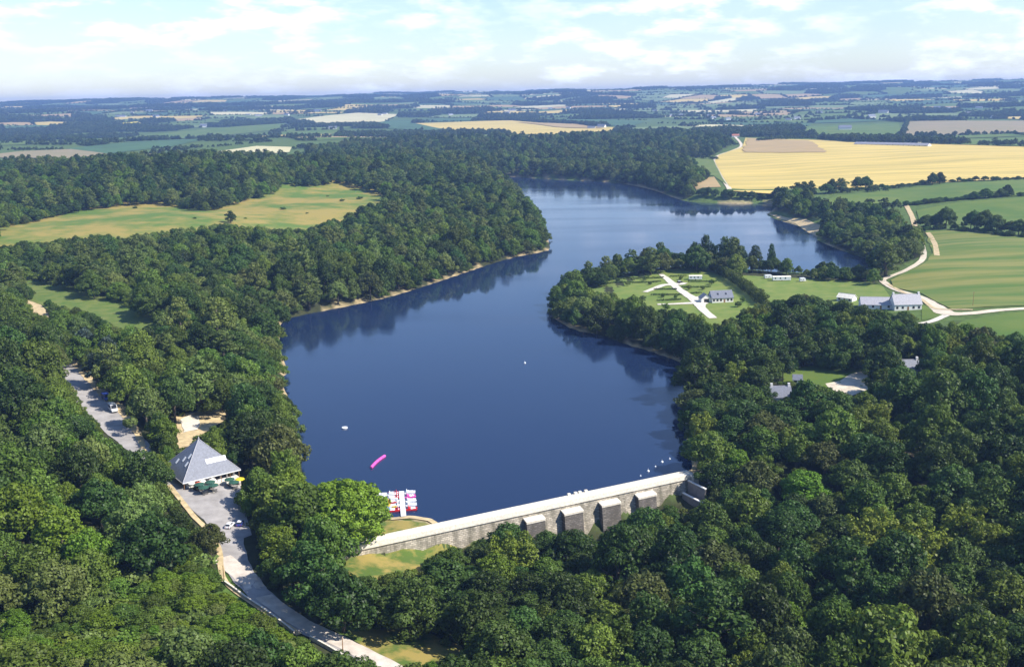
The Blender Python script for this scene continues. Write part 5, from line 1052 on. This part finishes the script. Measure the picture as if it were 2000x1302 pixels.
# ================================================================== ON THE WATER
PB = None
def pedal_boat(loc, rz, m, label, group):
    global PB
    if PB is None:
        PB = {}
        h = MB(); 
        for s in (-1, 1): h.prism([(-1.55, .25), (-1.35, -.12), (1.2, -.12), (1.65, .32), (1.5, .42), (-1.5, .42)], s * .58 - .24, s * .58 + .24, 'y')
        PB['hull'] = h.mesh('hull', bevel=.05); PB['deck'] = MB().box(-1.3, -.36, .25, 1.15, .36, .46).box(-.2, -.8, .421, .5, .8, .5).mesh('deck', bevel=.03)
        PB['seat'] = MB().box(-.75, -.72, .46, -.2, .72, .62).box(-.98, -.72, .46, -.75, .72, 1.02, .03, 0).mesh('seat', bevel=.04); PB['pedal_box'] = MB().box(.5, -.2, .46, .95, .2, .78, .05, .03).mesh('pedal_box', bevel=.04)
    r = empty('pedal_boat', loc, rz, label, 'pedal boat', group); r.scale = (1.15,) * 3
    def part(n, mm):
        key = (n, mm)
        if key not in PB: PB[key] = PB[n].copy(); PB[key].materials.append(MATS[mm])
        obj(n, PB[key], None, r)
    part('hull', m); part('deck', 'white_plastic'); part('seat', m if m != 'white_plastic' else 'white_plastic'); part('pedal_box', 'white_plastic'); return r
def jetty(a, b_, left, right, label, tag_):
    p, q = U(*a, .0)[:2], U(*b_, .0)[:2]; d = q - p; L_ = float(np.linalg.norm(d)); d /= L_; nr_ = np.array([d[1], -d[0]])
    r = empty('jetty', (p[0], p[1], 0), yaw(d), label, 'jetty'); n = int(L_ / 1.55)
    for k in range(n): MB().box(-1.5 + k * (L_ + 1.5) / n, -.8, .35, -1.5 + (k + .96) * (L_ + 1.5) / n, .8, .5).build('deck_panel', 'white_paint', r)
    for s in (-.55, .55): MB().tube([(-.2, s, .12), (L_, s, .12)], .22, 8).build('float', 'white_plastic', r)
    for k in range(4): MB().tube([(L_ * (k + .6) / 4, -.86, -1), (L_ * (k + .6) / 4, -.86, 1.1)], .06, 6).build('mooring_post', 'steel', r)
    nm = {'red_plastic': 'red', 'white_plastic': 'white', 'yellow_plastic': 'yellow', 'blue_plastic': 'blue', 'pink_plastic': 'pink'}
    for sd, cols in ((-1, left), (1, right)):
        for k, c in enumerate(cols):
            s = L_ - 1.0 - k * (L_ - 2.5) / (len(cols) - .2); o = p + d * s + nr_ * sd * 2.65
            same = (left + right).count(c) > 1
            pedal_boat((o[0], o[1], .0), yaw(nr_ * sd) + rng.uniform(-.12, .12), c, f"{nm[c]} pedal boat moored at the {tag_} jetty", f"{nm[c]} pedal boats at the {tag_} jetty" if same else None)
    return r
w_, r_, y_, b2, k_ = 'white_plastic', 'red_plastic', 'yellow_plastic', 'blue_plastic', 'pink_plastic'
jetty((745, 1008), (751, 964), [w_, r_, w_, w_], [w_, w_, r_, y_, b2], 'white floating jetty partly hidden by the round bright green tree', 'half hidden')
jetty((788, 1006), (784, 961), [r_, r_, w_, w_, r_], [w_, k_, w_, w_, r_], 'white floating jetty clear of the round tree at the sandy beach', 'open')
g = U(673, 836); r = empty('swim_raft', tuple(g), .3, 'round white swimming raft floating alone on the lake', 'raft')
MB().lathe([(.75, .1), (1.05, -.1), (1.2, .2), (1.05, .5), (.75, .3)], 20).build('float_ring', 'white_plastic', r, smooth=True); MB().lathe([(.01, .28), (.95, .3), (.95, .42), (.4, .52), (.01, .54)], 20).build('platform', 'white_plastic', r)
for s in (-.25, .25): MB().tube([(1.15, s, -.6), (1.2, s, .3), (1.0, s, .9), (.7, s, .5)], .04, 6).build('ladder_rail', 'steel', r)
a, b_ = U(725, 914), U(752, 891); d = b_ - a; L_ = float(np.linalg.norm(d)); pf = empty('inflatable_tube', (a[0], a[1], .25), yaw(d), 'long pink inflatable tube floating near the jetties', 'inflatable')
for k in range(5): t0, t1 = k / 5, (k + .985) / 5; MB().tube([(L_ * t0, math.sin(t0 * 3) * .5, 0), (L_ * (t0 + .01), math.sin(t0 * 3) * .5, 0), (L_ * (t1 - .01), math.sin(t1 * 3) * .5, 0), (L_ * t1, math.sin(t1 * 3) * .5, 0)], [.35, .55, .55, .35], 12).build('segment', 'pink_plastic', pf, smooth=False)
for k, (px, py, s) in enumerate([(1025, 709, .55), (1251, 929, .28), (1266, 920, .5), (1280, 911, .32), (1293, 902, .5), (1308, 896, .35)]):
    g = U(px, py); lb = 'single small white buoy far out on the open lake' if k == 0 else 'small white marker buoy in the line off the dam end'
    r = empty('buoy', tuple(g), 0, lb, 'buoy', None if k == 0 else 'marker buoys off the dam end'); MB().lathe([(.02, -.5), (.3, -.4), (.5, 0), (.42, .3), (.2, .5), (.08, .56)], 12).build('float', 'white_plastic', r, smooth=True); MB().tube([(0, 0, .5), (0, 0, 1.1)], .05, 6).build('stem', 'white_plastic', r); r.scale = (s / .5,) * 3

# ================================================================== THE CAMP
def caravan(label, px, py, L_, Wd, H, rz, group=None, home=False):
    g = G(px, py); r = empty('mobile_home' if home else 'caravan', (g[0], g[1], g[2] + .1), rz, label, 'mobile home' if home else 'caravan', group); l, w = L_ / 2, Wd / 2
    if home: MB().prism([(-w, .4), (w, .4), (w, H - .4), (0, H), (-w, H - .4)], -l, l).build('body', 'white_paint', r); MB().prism([(-w - .15, H - .46), (0, H + .02), (w + .15, H - .46), (w + .15, H - .38), (0, H + .1), (-w - .15, H - .38)], -l - .15, l + .15).build('roof', 'concrete', r)
    else: MB().prism([(-l, .5), (-l + .2, .4), (l - .3, .4), (l, .9), (l - .15, H - .5), (l - .7, H), (-l + .4, H), (-l + .1, H - .3)], -w, w, 'y').build('body', 'white_paint', r, bevel=.1)
    n = 3 if home else 2
    for k in range(n):
        x0 = -l + L_ * (k + .5) / (n + .6); o = MB().box(x0 - .45, -w - .04, 1.3, x0 + .45, -w + .02, H - .75).build('window', 'steel', r); MB().box(x0 - .38, -w - .06, 1.36, x0 + .38, -w - .03, H - .81).build('pane', 'glass_dark', o)
    o = MB().box(l - 1.25, -w - .04, .5, l - .65, -w + .02, H - .6).build('door', 'white_wall', r); MB().box(l - .8, -w - .07, 1.2, l - .74, -w - .03, 1.35).build('handle', 'steel', o)
    for s in (-1, 1): MB().tube([(0, s * (w - .2), .32), (0, s * (w + .01), .32)], .32, 12).build('wheel', 'tyre', r)
    if not home: MB().tube([(l - .1, -.5, .45), (l + 1.2, 0, .5), (l - .1, .5, .45)], .05, 5).build('drawbar', 'steel', r)
caravan('white mobile home at the top of the camp beside the tall hedge', 1358, 546, 8.5, 3, 2.9, -.05, home=True)
caravan('long white mobile home in the field beyond the tall hedge', 1526, 548, 11.5, 3.2, 3.0, -.04, home=True)
caravan('white caravan at the shrub end next to the long mobile home', 1500, 544, 5.2, 2.2, 2.5, .1); caravan('small white caravan standing apart towards the farm track', 1567, 550, 4.0, 2.1, 2.5, .05)
car('dark car parked on the gravel below the mobile home', on(1328, 553), .2, 'tyre', 'car_white'); car('white car parked beside the camp house gable', on(1378, 590), 1.2, 'car_white')
def hedge(label, P, h, w, group, m='leaf_mid', dens=30):
    q = smooth_open(GP(P), 8); c = q[len(q) // 2]; z0 = hz(*c); seg = np.hypot(*(q[1:] - q[:-1]).T); tot = seg.sum(); s = np.concatenate([[0], np.cumsum(seg)]); lobes = []
    rl = min(w * .42, h * .45); n = int(tot / (rl * .62))
    for k in range(n):
        t = tot * (k + rng.uniform(.1, .9)) / n; x = np.interp(t, s, q[:, 0]); y = np.interp(t, s, q[:, 1]); zz = hz(x, y) - z0; kk = rng.uniform(.82, 1.1)
        for lv in ((.3, .78) if h > 2 else (.55,)): lobes.append(((x - c[0] + rng.normal(0, w * .09), y - c[1] + rng.normal(0, w * .09), zz + h * lv * kk), rl * rng.uniform(.8, 1.15) * (1 if lv < .6 else .8)))
    r = empty('hedge', (c[0], c[1], z0), 0, label, 'hedge', group); obj('foliage', lobes_to_leaves('foliage', lobes, .34 if h > 2 else .2, dens, m, sub=5, subr=.5), None, r)
    st = MB()
    for k in range(0, len(q), 4): st.tube([(q[k][0] - c[0], q[k][1] - c[1], hz(*q[k]) - z0 - .2), (q[k][0] - c[0], q[k][1] - c[1], hz(*q[k]) - z0 + h * .5)], .08, 5)
    st.build('stem', 'bark', r, fix=False)
hedge('tall dense hedge running between the camp and the caravan field', [(1384, 523), (1410, 537), (1440, 556), (1465, 575), (1496, 597)], 6.5, 6.5, None, 'leaf_mid', 26)
for P in ([(1195, 548), (1245, 545), (1296, 543)], [(1180, 556), (1240, 553), (1290, 551)], [(1278, 566), (1305, 566), (1322, 566)], [(1272, 577), (1310, 577), (1332, 577)], [(1332, 562), (1360, 562), (1388, 561)], [(1345, 551), (1370, 551), (1398, 551)], [(1308, 541), (1340, 540)], [(1284, 588), (1310, 587), (1330, 586)], [(1350, 574), (1370, 573)]):
    hedge('low clipped hedge between two camp pitches', P, 1.3, 1.4, 'low hedges between the camp pitches', 'leaf_dark', 60)
# ------------------------------------------------------------------ haze: the air between the lake and the hills
hb = MB().box(-12400, -12400, -25, 12400, 12400, max(EYE + 5, float(GZ.max()) + 24)); hz_o = obj('haze', hb.mesh('haze')); tag(hz_o, 'pale blue summer haze over the distant hills', 'haze', kind='stuff')
hm = bpy.data.materials.new('haze'); hm.use_nodes = True; n, l = hm.node_tree.nodes, hm.node_tree.links; n.remove(n['Principled BSDF'])
pv = n.new('ShaderNodeVolumePrincipled'); pv.inputs['Color'].default_value = (0.34, 0.54, 1.0, 1); pv.inputs['Density'].default_value = 1.0e-4; pv.inputs['Anisotropy'].default_value = 0.1
l.new(pv.outputs[0], n['Material Output'].inputs['Volume']); hz_o.data.materials.append(hm)
